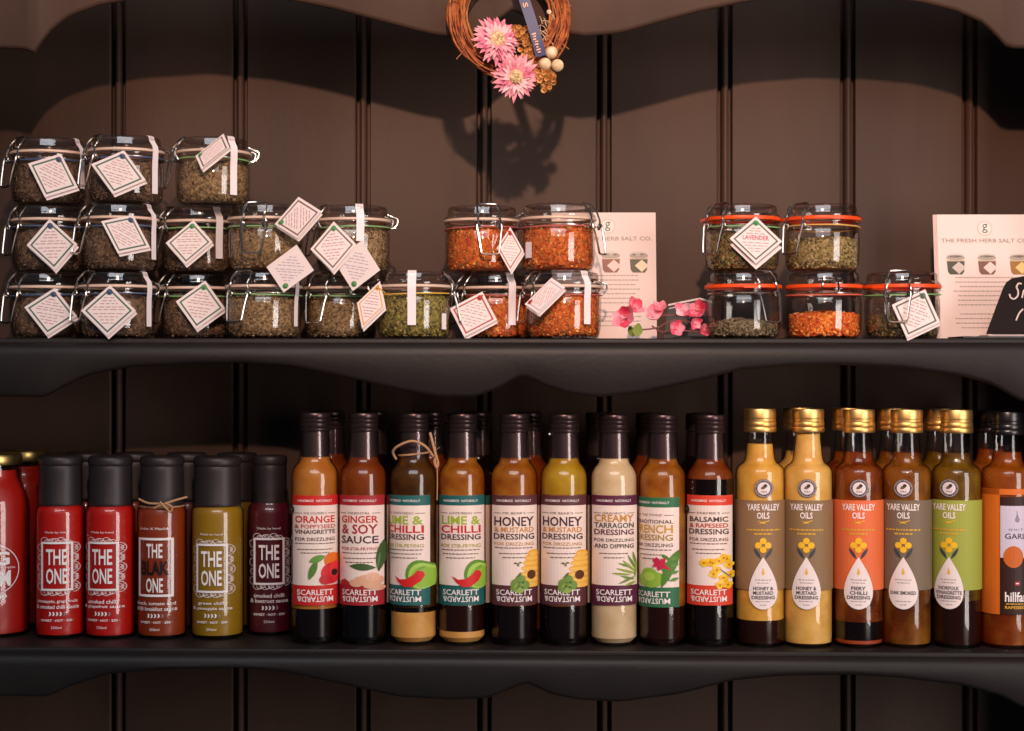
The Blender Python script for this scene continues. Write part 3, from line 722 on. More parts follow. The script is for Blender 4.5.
CREAM = mat('cream_dressing', 'd2b48c', .5); noise_mix(CREAM, 'c9aa80', 'd8bd96', 50)
MUST = mat('mustard_sediment', 'd79a4a', .5); noise_mix(MUST, 'cf8e40', 'dda65a', 50)
PEPP = amber('pale_oil', 'd6a020', 'd0a030', .75, 'f2c830', 40)
LBL = mat('label_paper', 'efd9cd', .62, coat=.3, coat_rough=.25)
def base_label(a, band, lo=-21.6, hi=22.4, y0=495.5, y1=605.5, dy=0):
    a.rect(lo, y0+dy, hi, y1+dy, LBL, 1); a.rect(lo, y0+dy, hi, y0+10+dy, band, 2); a.rect(lo, 585.5+dy, hi, y1+dy, band, 2)
    a.text('HANDMADE · NATURALLY', 0, 499.6+dy, 502+dy, 33, white, 3, .01)
    a.text('SCARLETT', 0, 589.6+dy, 595.2+dy, 34, white, 5, .015); a.text('MUSTARD&', 0, 596.4+dy, 602+dy, 34, white, 5, .015, flip=True)
def titles(a, name, rows, dy=0, smalls=(), grey=C('6d5852')):
    a.text(name, 0, 512+dy, 514.4+dy, 22, grey, 3, .0); a.rect(-19.5, 513+dy, -12.5, 513.5+dy, grey, 3); a.rect(12.5, 513+dy, 19.5, 513.5+dy, grey, 3)
    for t, c, y0, y1, wd in rows: a.text(t, 0, y0+dy, y1+dy, wd, C(c), 3, .018 if (y1-y0) > 4 else .008)
    for y, wd in smalls: a.lines(0, y+dy, wd, .9, grey, 3)
brown_, red_, teal_ = '5a2f33', 'd8251f', '1f5f5c'
def deco_poppy(a):
    R_, L_ = C('d3202a'), C('557f34'); a.ell(17, 561, 8.5, 8, C('e2701e'), 3)
    a.leaf(2, 560, -6, 580, 7, L_, 4); a.leaf(10, 556, -6, 562, 7, C('6a9440'), 4); a.ell(15, 574, 9.5, 10.5, R_, 5); a.ell(19, 570, 6, 8, C('e03038'), 6); a.ell(10, 580, 6, 5, C('c01a22'), 6)
    a.ell(18, 573, 2.8, 3.4, C('2a1216'), 7)
def deco_ginger(a):
    G_ = C('3f5a30'); a.leaf(16, 568, -9, 566, 7, G_, 4); a.leaf(18, 572, 22, 540, 8, G_, 4); a.leaf(17, 570, 19, 552, 2, C('5c7a44'), 5)
    a.poly([(-19.5, 582), (-14, 579), (-8, 583), (0, 585.8), (-19.5, 585.8)], C('b0262c'), 4)
    for x, y, rx, ry in ((-2, 583, 7, 4), (6, 580, 7, 5), (13, 577, 6, 4.5), (18, 580, 4, 4), (12, 585, 8, 4), (18, 588, 5, 3), (0, 580, 3, 3.5)): a.ell(x, y, rx, ry, C('e6b394' if x % 2 else 'dca686'), 5)
def deco_lime(a):
    a.ell(15.5, 575, 12, 15, C('5e8f2c'), 3); a.ell(17, 576, 10.5, 13, C('a8cc5c'), 4); a.ell(18, 577, 8.5, 10.5, C('8fba3e'), 5)
    a.poly([(-8, 576), (-2, 579.5), (5, 579), (11, 574.5), (14, 570.5), (18, 571), (19.5, 575), (17, 581), (10, 586.5), (2, 587), (-4, 582)], C('cf1f22'), 6)
    a.leaf(14, 570, 20, 566, 2.4, C('7aa23a'), 7)
def deco_hive(a):
    for y, wd in ((553.5, 5), (558, 8), (563, 10), (568.5, 11.5), (574, 12), (579.5, 12), (584.5, 11)):
        a.ell(18.5, y, wd, 3.4, C('e9a93a'), 3); a.ell(18.5, y+.8, wd*.96, 2.2, C('f0bc54'), 4)
    a.ell(16.5, 575, 4, 4.6, C('5a2c14'), 5)
    for x, y, r in ((2, 584, 5), (6, 580, 5), (10, 585, 4.6), (5, 588, 5), (0, 588, 3.4)): a.ell(x, y, r, r*1.05, C('8fa84e' if x % 2 else '6f8e3c'), 6)
    a.leaf(3, 578, 7, 572, 2, C('4d6b30'), 6); a.ell(1.5, 563, 1.4, .8, C('5a5a2a'), 6); a.ell(4, 564.5, 1, 1.6, C('7a7a3a'), 6); a.ell(6, 562.5, 1.6, .7, C('5a6a3a'), 6)
def deco_tarragon(a):
    for i, (x0, y0, x1, y1) in enumerate(((20, 580, 6, 576), (21, 574, 2, 568), (20, 577, 4, 584), (20, 572, 8, 560), (21, 570, 13, 555), (21, 582, 10, 586), (21, 566, 18, 552), (16, 575, -2, 573), (18, 568, 4, 563), (20, 578, 21, 560))):
        a.leaf(x0, y0, x1, y1, 2.4, C('8ca33c' if i % 2 else '6b8a34'), 4+i % 2)
def deco_lettuce(a):
    for x, y, rx, ry in ((-2, 575, 9, 7), (-8, 580, 8, 6), (5, 579, 8, 7), (0, 583, 10, 5)): a.ell(x, y, rx, ry, C('8db23c'), 4)
    a.ell(-2, 577, 6, 4.5, C('a6c650'), 5); a.leaf(22, 550, 10, 588, 8, C('4e7d2c'), 6)
    for y in (556, 563, 570, 577): a.leaf(17, y+4, 10, y-2, 3, C('4e7d2c'), 6); a.leaf(17, y+4, 22, y+1, 3, C('5c8c34'), 6)
    a.poly([(2, 560), (6, 557), (9, 560), (14, 557.5), (13, 564), (18, 570), (11, 568), (7, 571), (6, 566), (1, 568), (4, 563)], C('c01f44'), 7)
def deco_rape(a):
    for i, (x, y) in enumerate(((14, 558), (4, 563), (10, 561), (19, 565), (8, 570), (14, 578), (18, 585), (2, 562), (11, 585), (5, 574), (20, 575), (-4, 563), (17, 559))):
        for q in range(4):
            t = i+q*1.57; a.ell(x+2.2*math.cos(t), y+2.2*math.sin(t), 2.5, 2.1, C('f0b41e' if q % 2 else 'f6cc38'), 4+q % 2)
        a.ell(x, y, 1, 1, C('b97a12'), 6)
    a.leaf(10, 568, 23, 580, .9, C('4f6a8a'), 7)
GD = 'dressing bottles with slab lettered labels'
def topoil(*segs): return segs
specs = [
 (315, 0, 'C8241f', "THE COLONEL'S", [('ORANGE', 'c8372a', 515.8, 523, 38), ('& POPPYSEED', 'b8332a', 524.6, 528.6, 39), ('VINAIGRETTE', '4a3438', 529.8, 534, 39), ('FOR DRIZZLING', '4a3438', 537.6, 541, 38)], [(543.6, 38), (549.5, 34), (553, 27)], deco_poppy,
  'dressing bottle labelled orange and poppyseed vinaigrette, red bands and a poppy', [(.003, .036, VIN, 'vinegar'), (.036, .188, OIL2, 'oil')]),
 (363.5, -12, 'a3232a', "ORIENTAL", [('GINGER', 'c0392b', 515.8, 523, 36), ('& SOY', 'a02a2c', 524.4, 534, 35), ('SAUCE', '4a3438', 536, 543.6, 36), ('FOR STIR-FRYING', 'a8484a', 547.4, 550.4, 36)], [(553.2, 34), (558.5, 32), (562.5, 27)], deco_ginger,
  'dark sauce bottle labelled ginger and soy, red bands and ginger root', [(.003, .147, VINB, 'sauce'), (.147, .188, RED_OIL, 'oil')]),
 (413.5, -28, teal_, "AUNTIE FREDA'S", [('LIME &', '9cb42e', 516, 524.6, 37), ('CHILLI', 'c5262e', 525.4, 533, 38), ('DRESSING', '4a3438', 534.2, 540, 38), ('FOR STIR-FRYING', 'a8a43a', 544, 547.6, 38)], [(550, 36), (554, 34), (558, 28)], deco_lime,
  'lime and chilli dressing bottle with twine knotted round its neck', [(.003, .033, MUST, 'sediment'), (.033, .038, VIN, 'vinegar'), (.038, .155, GRN_OIL, 'oil'), (.155, .188, GRN_OIL, 'oil')]),
 (462, -4, teal_, "AUNTIE FREDA'S", [('LIME &', '9cb42e', 516, 524.6, 37), ('CHILLI', 'c5262e', 525.4, 533, 38), ('DRESSING', '4a3438', 534.2, 540, 38), ('FOR STIR-FRYING', 'a8a43a', 544, 547.6, 38)], [(550, 36), (554, 34), (558, 28)], deco_lime,
  'lime and chilli dressing bottle without twine, label fully facing front', [(.003, .014, MUST, 'sediment'), (.014, .040, VIN2, 'vinegar'), (.040, .188, OIL, 'oil')]),
 (514, 0, brown_, "MR BEAR'S", [('HONEY', '4a2c34', 516.8, 526.3, 38), ('& MUSTARD', 'c88a3e', 527.2, 532.4, 38), ('DRESSING', '4a3438', 533.6, 539.6, 39), ('FOR DRIZZLING', 'c09050', 542.4, 545.6, 38)], [(548, 37), (553.6, 29), (557.6, 22)], deco_hive,
  'honey and mustard dressing bottle of even amber oil, left of the two alike', [(.003, .040, VIN, 'vinegar'), (.040, .188, OIL, 'oil')]),
 (564, -6, brown_, "MR BEAR'S", [('HONEY', '4a2c34', 516.8, 526.3, 38), ('& MUSTARD', 'c88a3e', 527.2, 532.4, 38), ('DRESSING', '4a3438', 533.6, 539.6, 39), ('FOR DRIZZLING', 'c09050', 542.4, 545.6, 38)], [(548, 37), (553.6, 29), (557.6, 22)], deco_hive,
  'honey and mustard dressing bottle with yellow cloudy oil at its shoulder, beside the creamy one', [(.003, .040, VIN, 'vinegar'), (.040, .152, OIL, 'oil'), (.152, .188, PEPP, 'cloudy_oil')]),
 (614, 0, '5a1f3a', "GRANNY'S", [('CREAMY', 'c08a38', 514.6, 522, 38), ('TARRAGON', '3c4238', 522.8, 528.2, 38), ('DRESSING', '5a2740', 529.4, 535, 38), ('FOR DRIZZLING', '4a4440', 538.6, 541.8, 38), ('AND DIPPING', '4a4440', 544, 548.4, 38)], [(553.6, 28), (557.8, 20)], deco_tarragon,
  'cream coloured tarragon dressing bottle with plum label bands', [(.003, .188, CREAM, 'dressing')]),
 (662.5, -28, '2f6b46', "THE TWINS'", [('TRADITIONAL', '4a3438', 518, 521.6, 39), ('FRENCH', 'c79a3a', 523, 531.4, 38), ('DRESSING', 'a8883a', 532.6, 538.8, 38), ('FOR DRIZZLING', '5a4844', 541.6, 545, 38)], [(548, 36), (553, 28), (557, 22)], deco_lettuce,
  'french dressing bottle with green label bands and lettuce picture, amber oil', [(.003, .040, VIN2, 'vinegar'), (.040, .188, OIL, 'oil')]),
 (710, -4, 'd8402a', "FARMER'S", [('BALSAMIC', '4a3438', 516.8, 522, 37), ('& RAPESEED', 'b8463a', 523.4, 527.8, 37), ('DRESSING', '4a3438', 529, 534.4, 38), ('FOR DRIZZLING', '5a4844', 538, 541.2, 37)], [(543.8, 36), (549.6, 32), (553.4, 24)], deco_rape,
  'balsamic and rapeseed dressing bottle, very dark, with yellow blossom on the label', [(.003, .168, VIN, 'vinegar'), (.168, .188, RED_OIL, 'oil')]),
]
b3 = None
for i, (cx, th, band, nm, rows, smalls, deco, label, segs) in enumerate(specs):
    root, R = scarlett(i, cx, .045, label, segs); a = Flat(); dy = 2 if i == 7 else 0
    base_label(a, C(band.lower()), dy=dy); titles(a, nm, rows, dy, smalls)
    deco(a); on_bottle(a, 'label', root, R, cx, th)
    if i in (0, 8):
        b = Flat(); b.ell(-23, 510, 4, 5, C('2b2a2c'), 8); b.lines(-23, 510, 5, 1, greyink, 9); on_bottle(b, 'round_sticker', root, R, cx, 0)
    if i == 2:
        m = M(); L0 = root.location
        def tq(x, y, Y): q = P(x, y, Y)-L0; q.z /= ZS; return q
        m.tube(smooth_path([tq(396, 459, .034), (tq(393, 452, .028)), tq(398, 446, .022), tq(412, 441, .018), tq(425, 446, .018), tq(434, 457, .014)], 6), .0013, twine, 7)
        m.tube(smooth_path([tq(430, 432.5, .012), tq(433, 444, .012), tq(436, 456, .012), tq(438, 463, .014), tq(436.5, 467, .014), tq(434.5, 461, .013), tq(437, 456, .0125)], 6), .0014, twine, 7)
        m.tube(smooth_path([tq(437, 462, .013), tq(437.3, 480, .016), tq(437, 500, .0185)], 6), .0006, twine, 6)
        m.tube(smooth_path([tq(436, 450, .013), tq(440, 447, .010)], 4), .0003, twine, 5)
        m.tube([(.0152*math.sin(a_)*1.0, -.0152*math.cos(a_), .191+.0015*math.sin(a_)) for a_ in [2*math.pi*k/24 for k in range(24)]], .0011, twine, 6, True)
        m.obj('twine_bow', root)
    if i == 5:
        m = M(); m.ball((-.0150, -.006, .2120), .0011, mat('droplet', 'f2e6dc', .15), 8, rings=6); m.obj('droplet', root)
GB = 'spare dressing bottles in the row behind'
for i, (cx, lab) in enumerate(((330, 'spare black-capped dressing bottle behind the orange and ginger bottles'), (374, 'spare black-capped dressing bottle behind the ginger and lime bottles'), (430, 'spare black-capped dressing bottle behind the twine-tied lime bottle'), (477, 'spare black-capped dressing bottle behind the second lime bottle'), (528, 'spare black-capped dressing bottle behind the two honey bottles'), (600, 'spare black-capped dressing bottle behind the creamy tarragon bottle'), (650, 'spare black-capped dressing bottle behind the french bottle'), (700, 'spare black-capped dressing bottle behind the balsamic bottle'))):
    root, R = scarlett(i, cx, .108, lab, [(.003, .188, VIN if i % 2 else RED_OIL, 'dressing')], group=GB)
    a = Flat(); a.rect(-21, 495.5, 22, 603, LBL, 1); a.rect(-21, 495.5, 22, 505, C('a3232a' if i < 2 else teal_ if i < 4 else brown_), 2); on_bottle(a, 'label', root, R, cx, 0)

# oil company bottles
YV = [(0, .003), (.6, .003), (.82, .0), (.94, .001), (.985, .004), (1, .009), (1, .1715), (.985, .1760), (.93, .1795), (.82, .1820), (.70, .1838), (.635, .187), (.60, .192), (.57, .200), (.54, .206), (.53, .213), (.53, .222)]
def gold_cap(root, z0, blk=False):
    mt = mat('black_screw_cap', '141012', .3, spec=.6) if blk else gold; m = M()
    m.lathe([(.011, z0), (.0160, z0), (.0166, z0+.001), (.0166, z0+.0048), (.0160, z0+.0056), (.0164, z0+.0066), (.0165, z0+.010), (.0158, z0+.0110), (.0160, z0+.0124), (.0158, z0+.0136), (.0162, z0+.0144)], mt, 48)
    # knurled upper skirt
    n = 96; vs = []; fs = []
    zs = [(z0+.0144, .0160), (z0+.0150, .0163), (z0+.0218, .0163), (z0+.0232, .0156), (z0+.0236, .0)]
    for j_, (z, r) in enumerate(zs):
        for i in range(n):
            rr = r-(.0005 if (i % 2 and j_ in (1, 2)) else 0); t = 2*math.pi*i/n; vs.append((rr*math.sin(t), -rr*math.cos(t), z))
    for j_ in range(len(zs)-1):
        for i in range(n):
            k_ = (i+1) % n; fs.append((j_*n+i, j_*n+k_, (j_+1)*n+k_, (j_+1)*n+i))
    m.add(vs, fs, mt); m.obj('screw_cap', root)
MUS2 = mat('mustard_dressing', 'd39b34', .5); noise_mix(MUS2, 'cf9430', 'e0ac48', 70)
MUS3 = mat('pale_mustard_dressing', 'dca950', .5); noise_mix(MUS3, 'd6a048', 'e4b560', 70)
SMOKE = amber('smoked_oil', '8a460c', 'e08a20', .45, 'e89a30', 34); CHIL = amber('chilli_oil', '923a06', 'd06a1c', .5, 'de7620', 40); NORF = amber('norfolk_oil', '6a420c', 'c08a28', .45, 'd09e26', 34)
GY = 'gold-capped oil and dressing bottles'
def yare(cx, dx, Y, label, bg, segs, title, group=GY, clearneck=0):
    R = .0252; root = bottle(cx, Y, R, YV, label, 'oil_bottle', group, None)
    for z0_, z1_, mt, nm in segs: liquid(root, R, YV, z0_, z1_, mt, nm)
    gold_cap(root, .2152)
    if bg is None: return root
    a = Flat(); g = mat('label_'+bg, bg, .6); ye = C('e6b23a')
    a.rect(-33, 500.5, 24.4, 590.5, g, 1)
    a.text('YARE VALLEY', dx, 504, 510.6, 31, white, 3, .02); a.text('OILS', dx, 512.4, 518.8, 12, white, 3, .02)
    a.poly([(dx-6, 520.6), (dx-2, 522), (dx+2, 521.5), (dx+6, 520.2), (dx+6, 521), (dx+1, 522.8), (dx+3, 524), (dx-1, 523.4), (dx-5, 524.4), (dx-2, 522.9)], ye, 3)
    a.lines(dx, 530, 32, 1.6, C('d0a034'), 3); a.lines(dx, 534, 17, 1.8, C('d0a034'), 3)
    for x, y in ((0, 541), (-4.6, 545.4), (4.6, 545.4), (0, 549.8)): a.ell(dx+x, y, 3.2, 3.2, C('f0b928'), 4, 14)
    a.leaf(dx-9, 548, dx-2, 559, 3.2, C('3b4046'), 3); a.leaf(dx+9, 548, dx+2, 559, 3.2, C('3b4046'), 3)
    pts = []
    for i in range(33):
        t = 2*math.pi*i/32; s = math.sin(t/2)
        pts.append((dx+16.6*math.sin(t)*s**1.05*1.07*-1, 557+(609.5-557)*(1-math.cos(t))/2))
    pts = pts[:-1]
    a.poly(pts, mat('drop_paper', 'ecdcd8', .6), 4)
    a.ell(dx, 573, 1.4, 2, ye, 5); a.leaf(dx, 568, dx, 574, 1.6, ye, 5)
    gi = C('9a8c8a'); a.lines(dx, 580, 15, .8, gi, 5); a.lines(dx, 583, 12, .8, gi, 5)
    n = len(title); y = 593.2-n*2.3+.3
    for t in title: a.text(t, dx, y, y+3.7, min(24, 2.7*len(t)), C('4a4446'), 5, .03); y += 4.6
    a.lines(dx, 601.6, 14, .8, gi, 5); a.lines(dx, 605, 6, .8, gi, 5)
    a.lines(30, 560, 1.4, .7, white, 3)
    on_bottle(a, 'label', root, R, cx, 0)
    b = Flat(); sx = dx+.7 if cx < 900 else dx; b.ell(sx, 488.4, 9.2, 9.2, C('4a4450'), 1, 28); b.ring(sx, 488.4, 8.6, .5, C('b8a8a0'), 2, 28); b.ell(sx, 488.4, 6.2, 6.2, C('e4d6d4'), 2, 24)
    b.leaf(sx-3, 489, sx+2.4, 486, 3.2, C('6a5a44'), 3); b.ell(sx+1.4, 485.8, 1.8, 1.8, C('3a3434'), 4, 10)
    b.text('OILS', sx, 490.8, 492.6, 6, C('5a5054'), 3)
    for q in range(22):
        t = 2*math.pi*q/22
        if q % 11 not in (0, 5): b.rect(sx+7.4*math.cos(t)-.35, 488.4+7.4*math.sin(t)-.45, sx+7.4*math.cos(t)+.35, 488.4+7.4*math.sin(t)+.45, C('b8a8a0'), 2)
    on_bottle(b, 'round_sticker', root, R, cx, 0)
    return root
yare(760, 3, .045, 'gold-capped honey mustard bottle whose lower end is dark brown', '8c6a48', [(.003, .027, VIN2, 'vinegar'), (.027, .203, MUS2, 'dressing')], ['HONEY &', 'MUSTARD', 'DRESSING'])
yare(808, -1.5, .045, 'gold-capped honey mustard bottle filled pale yellow from neck to base', '876a48', [(.004, .214, MUS3, 'dressing')], ['HONEY &', 'MUSTARD', 'DRESSING'])
yare(858.5, 0, .045, 'gold-capped bottle with bright orange label and white drop, chilli dressing', 'e06a38', [(.003, .0075, mat('chilli_bits', '9c3a10', .6), 'sediment'), (.0075, .026, VIN, 'vinegar'), (.026, .195, CHIL, 'oil')], ['FIERY', 'CHILLI', 'DRESSING'])
yare(906.5, -3, .045, 'gold-capped bottle with grey-brown label reading oak smoked, amber oil', '766450', [(.004, .195, SMOKE, 'oil')], ['OAK SMOKED'])
yare(956.5, -7, .045, 'gold-capped bottle with lime green label and dark vinaigrette', '9aa03c', [(.003, .048, VIN2, 'vinegar'), (.048, .195, NORF, 'oil')], ['NORFOLK', 'VINAIGRETTE', 'DRESSING'])
for cx, lab, mt in ((799, 'spare gold-capped bottle behind the pale mustard bottle', MUS3), (848, 'spare gold-capped bottle behind the orange-labelled bottle', CHIL), (893, 'spare gold-capped bottle behind the oak smoked bottle', SMOKE), (940, 'spare gold-capped bottle behind the lime green labelled bottle', NORF)):
    yare(cx, 0, .105, lab, None, [(.004, .193, mt, 'oil')], [], 'spare gold-capped bottles in the row behind')

# garlic oil bottle at the right end
for cx, Y, front in ((1007.5, .045, True), (991, .108, False)):
    R = .0268
    HF = [(r*.0252/R if z > .18 else r, z) for r, z in YV]
    root = bottle(cx, Y, R, HF, 'black-capped amber garlic oil bottle with lilac label cut by the right edge' if front else 'spare black-capped oil bottle behind the garlic oil bottle', 'oil_bottle', 'black-capped garlic oil bottles', None)
    liquid(root, R, HF, .004, .196, amber('garlic_oil', 'a2460a', 'e07a18', .5, 'ec8a22', 34), 'oil')
    gold_cap(root, .2135, True)
    if front:
        a = Flat(); a.rect(-26, 489, -13.5, 615, C('d2691c'), 1); a.rect(-26, 489, 25, 495, C('d2691c'), 1)
        a.rect(-13.5, 497, 25, 615, C('2e130a'), 1); a.rect(-13, 506, 24, 558, C('c9bfd0'), 2)
        a.ell(-1, 557, 9.5, 11, C('c2601c'), 3)
        a.poly([(1, 517.5), (2, 514), (1.6, 511), (2.4, 511), (2.8, 514), (4, 517.5), (5, 520), (3.6, 522.4), (1.6, 522.4), (0, 520)], C('8a8494'), 3)
        a.text('W H I T E', 2.5, 528.5, 531, 17, C('5a5262'), 3, 0); a.text('GARLIC', 5, 533.5, 539, 28, C('3a3442'), 3, .01)
        a.text('hillfarm', 5, 592, 602, 28, white, 3, .02); a.lines(5, 604, 26, 1, C('d8a83a'), 3); a.text('RAPESEED OIL', 5, 606, 609, 28, C('e0a82e'), 3, .02); a.rect(0, 581.5, 5, 585.5, C('a83038'), 3); a.rect(1, 583, 4, 584, white, 4)
        on_bottle(a, 'label', root, R, cx, 15)

# ---------------------------------------------------------------- sauce bottles
TO = [(0, .003), (.6, .003), (.84, .0), (.95, .001), (.99, .004), (1, .009), (1, .126), (.985, .1300), (.94, .1330), (.86, .1352), (.83, .1375), (.80, .150)]
def the_one(cx, Y, th, label, colr, fr, lines, R=.0256, capR=.0224, kind='one', group='printed hot sauce bottles with tall black caps', front=True, nocap=False):
    sm = mat('sauce_'+colr, colr, .4, spec=.4, sub=0); noise_mix(sm, colr, colr, 10)
    root = bottle(cx, Y, R, TO, label, 'sauce_bottle', group, None)
    liquid(root, R, TO, .004, .137, sm, 'sauce')
    m = M(); c = capR
    if nocap:
        liquid(root, R, [(.86, .1352), (.6, .142), (.52, .150), (.50, .172)], .137, .160, sm, 'sauce_in_neck')
        m.lathe([(c*.55, .140), (c*.62, .150), (c*.60, .172)], bot_glass, 40)
        m.lathe([(c*.6, .168), (c*.8, .168), (c*.82, .172), (c*.82, .184), (c*.78, .1855), (0, .1855)], black_cap2, 40)
    else:
        m.lathe([(c*.8, .1352), (c*1.0, .1352), (c*1.02, .1365), (c*1.0, .1385), (c*.99, .170), (c*.985, .1745), (c*.97, .1758), (c*1.01, .1768), (c*1.02, .1790), (c*1.02, .1822), (c*.99, .1845), (c*.92, .1856), (0, .1858)], black_cap2, 48)
    m.obj('cap', root)
    if not front: return root
    a = Flat(); x0, x1, y0, y1 = fr; xm = 0
    if kind == 'one':
        for q in range(9):
            t = q/9
            a.ring(x0+(x1-x0)*(.12+.8*t)*1.0, y0-.5+(q % 3), 4.2-(q % 2), .45, white, 1, 14, 180, 360)
            a.ring(x0+(x1-x0)*(.12+.8*t), y1+.5, 4.4-(q % 3)*.8, .45, white, 1, 14, 0, 180)
        for q in range(5):
            y = y0+6+(y1-y0-10)*q/4; a.ring(x1+.5, y, 5.5-(q % 2)*1.4, .45, white, 1, 14, -95, 95); a.ring(x1+.5, y, 3.2, .4, white, 1, 10, -95, 95)
            a.ring(x0-.3, y, 4-(q % 2), .4, white, 1, 12, 85, 275)
            for s in range(3): a.leaf(x1+1, y, x1+5, y-3+s*3, .5, white, 1)
        a.frame(x0, y0, x1, y1, 2.1, white, 2)
        h = (y1-y0); wd = (x1-x0)*.66
        a.text('THE', (x0+x1)/2, y0+h*.15, y0+h*.47, wd, white, 2, .02); a.text('ONE', (x0+x1)/2, y0+h*.54, y0+h*.86, wd, white, 2, .02)
        a.text('Made by hand', (x0+x1)/2, y0-10.5, y0-8, 22, white, 2, .0)
    else:
        a.frame(x0, y0, x1, y1, 2.4, white, 2); h = y1-y0; wd = (x1-x0)*.46
        a.text('THE', (x0+x1)/2, y0+h*.10, y0+h*.34, wd, white, 2, .02); a.text('BLAK', (x0+x1)/2, y0+h*.39, y0+h*.63, wd*1.7, C('1c0a06'), 2, .03); a.text('ONE', (x0+x1)/2, y0+h*.68, y0+h*.93, wd*1.05, white, 2, .02)
        a.text('Luke X Matilda', 0, y0-10.5, y0-8, 30, white, 2, .0)
    yb = y1+(11 if kind == 'one' else 7)
    a.text(lines[0], 0, yb-2.2, yb+1.8, min(38, 2.25*len(lines[0])), white, 2, .01); a.text(lines[1], 0, yb+3, yb+7, min(40, 2.25*len(lines[1])), white, 2, .01)
    for q in range(5):
        x = -7+q*3.4; a.poly([(x, yb+10), (x+1.4, yb+10), (x+2.6, yb+12), (x+1.2, yb+14), (x-.2, yb+14), (x+1, yb+12)], white if q < 4 else greyink, 2)
    a.text('· SWEET · HOT · 250 ·', 0, yb+17.4, yb+19.8, 33, white, 2, .02); a.text('250ml', 0, yb+24.4, yb+27, 10, white, 2, .0)
    on_bottle(a, 'printed_label', root, R, cx, th)
    return root
the_one(60.5, .075, -10, 'bright red sauce bottle labelled pineapple and grapefruit, first of the tall-capped row', 'b8120a', (-15, 15.5, 542, 591), ['pineapple, grapefruit', '& smoked chilli sauce'])
the_one(110.5, .075, -21, 'bright red sauce bottle labelled smoked chilli and grapefruit, second of the tall-capped row', 'b8120a', (-15, 15.5, 542, 591), ['smoked chilli', '& grapefruit sauce'])
b = the_one(162, .075, -18, 'brown tomato sauce bottle with twine bow and large square frame print', '8a3210', (-17.5, 17.5, 538, 597), ['black, tomato and', 'chilli breakfast sauce'], kind='blak')
m = M(); L0 = b.location
def tq(x, y, Y): q = P(x, y, Y)-L0; q.z /= ZS; return q
m.tube([(.0222*math.sin(a_), -.0222*math.cos(a_), .1345) for a_ in [2*math.pi*k/32 for k in range(32)]], .0011, twine, 6, True)
m.tube(smooth_path([tq(139, 499, .052), tq(148, 503, .047), tq(161, 504, .045), tq(172, 507, .046)], 6), .0011, twine, 6)
m.tube(smooth_path([tq(187, 497, .054), tq(176, 500, .048), tq(164, 504, .044), tq(154, 508, .046)], 6), .0011, twine, 6)
m.tube(smooth_path([tq(160, 502, .043), tq(166, 508, .043), tq(170, 512, .045), tq(172, 507, .044), tq(165, 503, .043)], 6), .0011, twine, 6)
m.obj('twine_bow', b)
the_one(217.5, .078, -14, 'mustard green sauce bottle labelled green chilli and pineapple', '94700f', (-15.5, 15.5, 544, 593), ['green chilli', '& pineapple sauce'], R=.0272, capR=.0245)
the_one(270, .100, -3, 'dark maroon beetroot sauce bottle set back beside the orange vinaigrette', '52101c', (-15, 15, 538, 585), ['smoked chilli', '& beetroot sauce'], R=.0236, capR=.0178)
for cx, colr, lab in ((86, '8a0c08', 'spare capped sauce bottle behind and between the two bright red ones'), (134, '8a3210', 'spare capped sauce bottle behind the gap left of the twine-tied one'), (187, '52101c', 'spare capped sauce bottle behind the gap left of the mustard green one'), (237, '6b4c10', 'spare capped sauce bottle behind the mustard green one')):
    the_one(cx, .148, 0, lab, colr, None, None, front=False, group='spare sauce bottles in the row behind', R=.0235, capR=.0215)

# big red mix bottle at far left
TJ = [(0, .003), (.7, .003), (.86, .0), (.96, .001), (.99, .004), (1, .009), (1, .128), (.97, .138), (.90, .148), (.80, .156), (.72, .160), (.69, .165), (.68, .178)]
for cx, Y, R, front in ((-7, .088, .0375, True), (22, .155, .030, False)):
    root = bottle(cx, Y, R, TJ, 'wide gold-lidded bottle of red tomato mix cut by the left edge' if front else 'spare gold-lidded bottle behind the wide red mix bottle', 'tomato_mix_bottle', 'gold-lidded bottles at the left end', None)
    root.location.x = max(root.location.x, -HW+R+.001)
    liquid(root, R, TJ, .004, .170, mat('tomato_mix', 'a8160c', .4), 'tomato_mix')
    m = M(); c = R*.80; m.lathe([(c*.8, .1755), (c*.98, .1755), (c, .1765), (c, .184), (c*.97, .186), (c*.9, .1868), (0, .1868)], mat('pale_gold_lid', 'c9ab6a', .35, metal=1), 48); m.obj('lid', root)
    if front:
        c0 = 0; a = Flat(); ex = CX+root.location.x*F/(D+Y)
        o_ = -8-ex
        a.ring(o_, 570, 25.5, .8, white, 2, 40)
        a.text('BIG', o_, 552, 566, 33, white, 2, .03); a.text('TOMATO MIX', o_+3, 567.6, 569.6, 38, white, 2, 0); a.text('TOM', o_, 571, 587, 35, white, 2, .03)
        a.text('SPICED UP', o_-9, 595.5, 600.5, 46, white, 2, .03); on_bottle(a, 'printed_label', root, R, cx, 0)

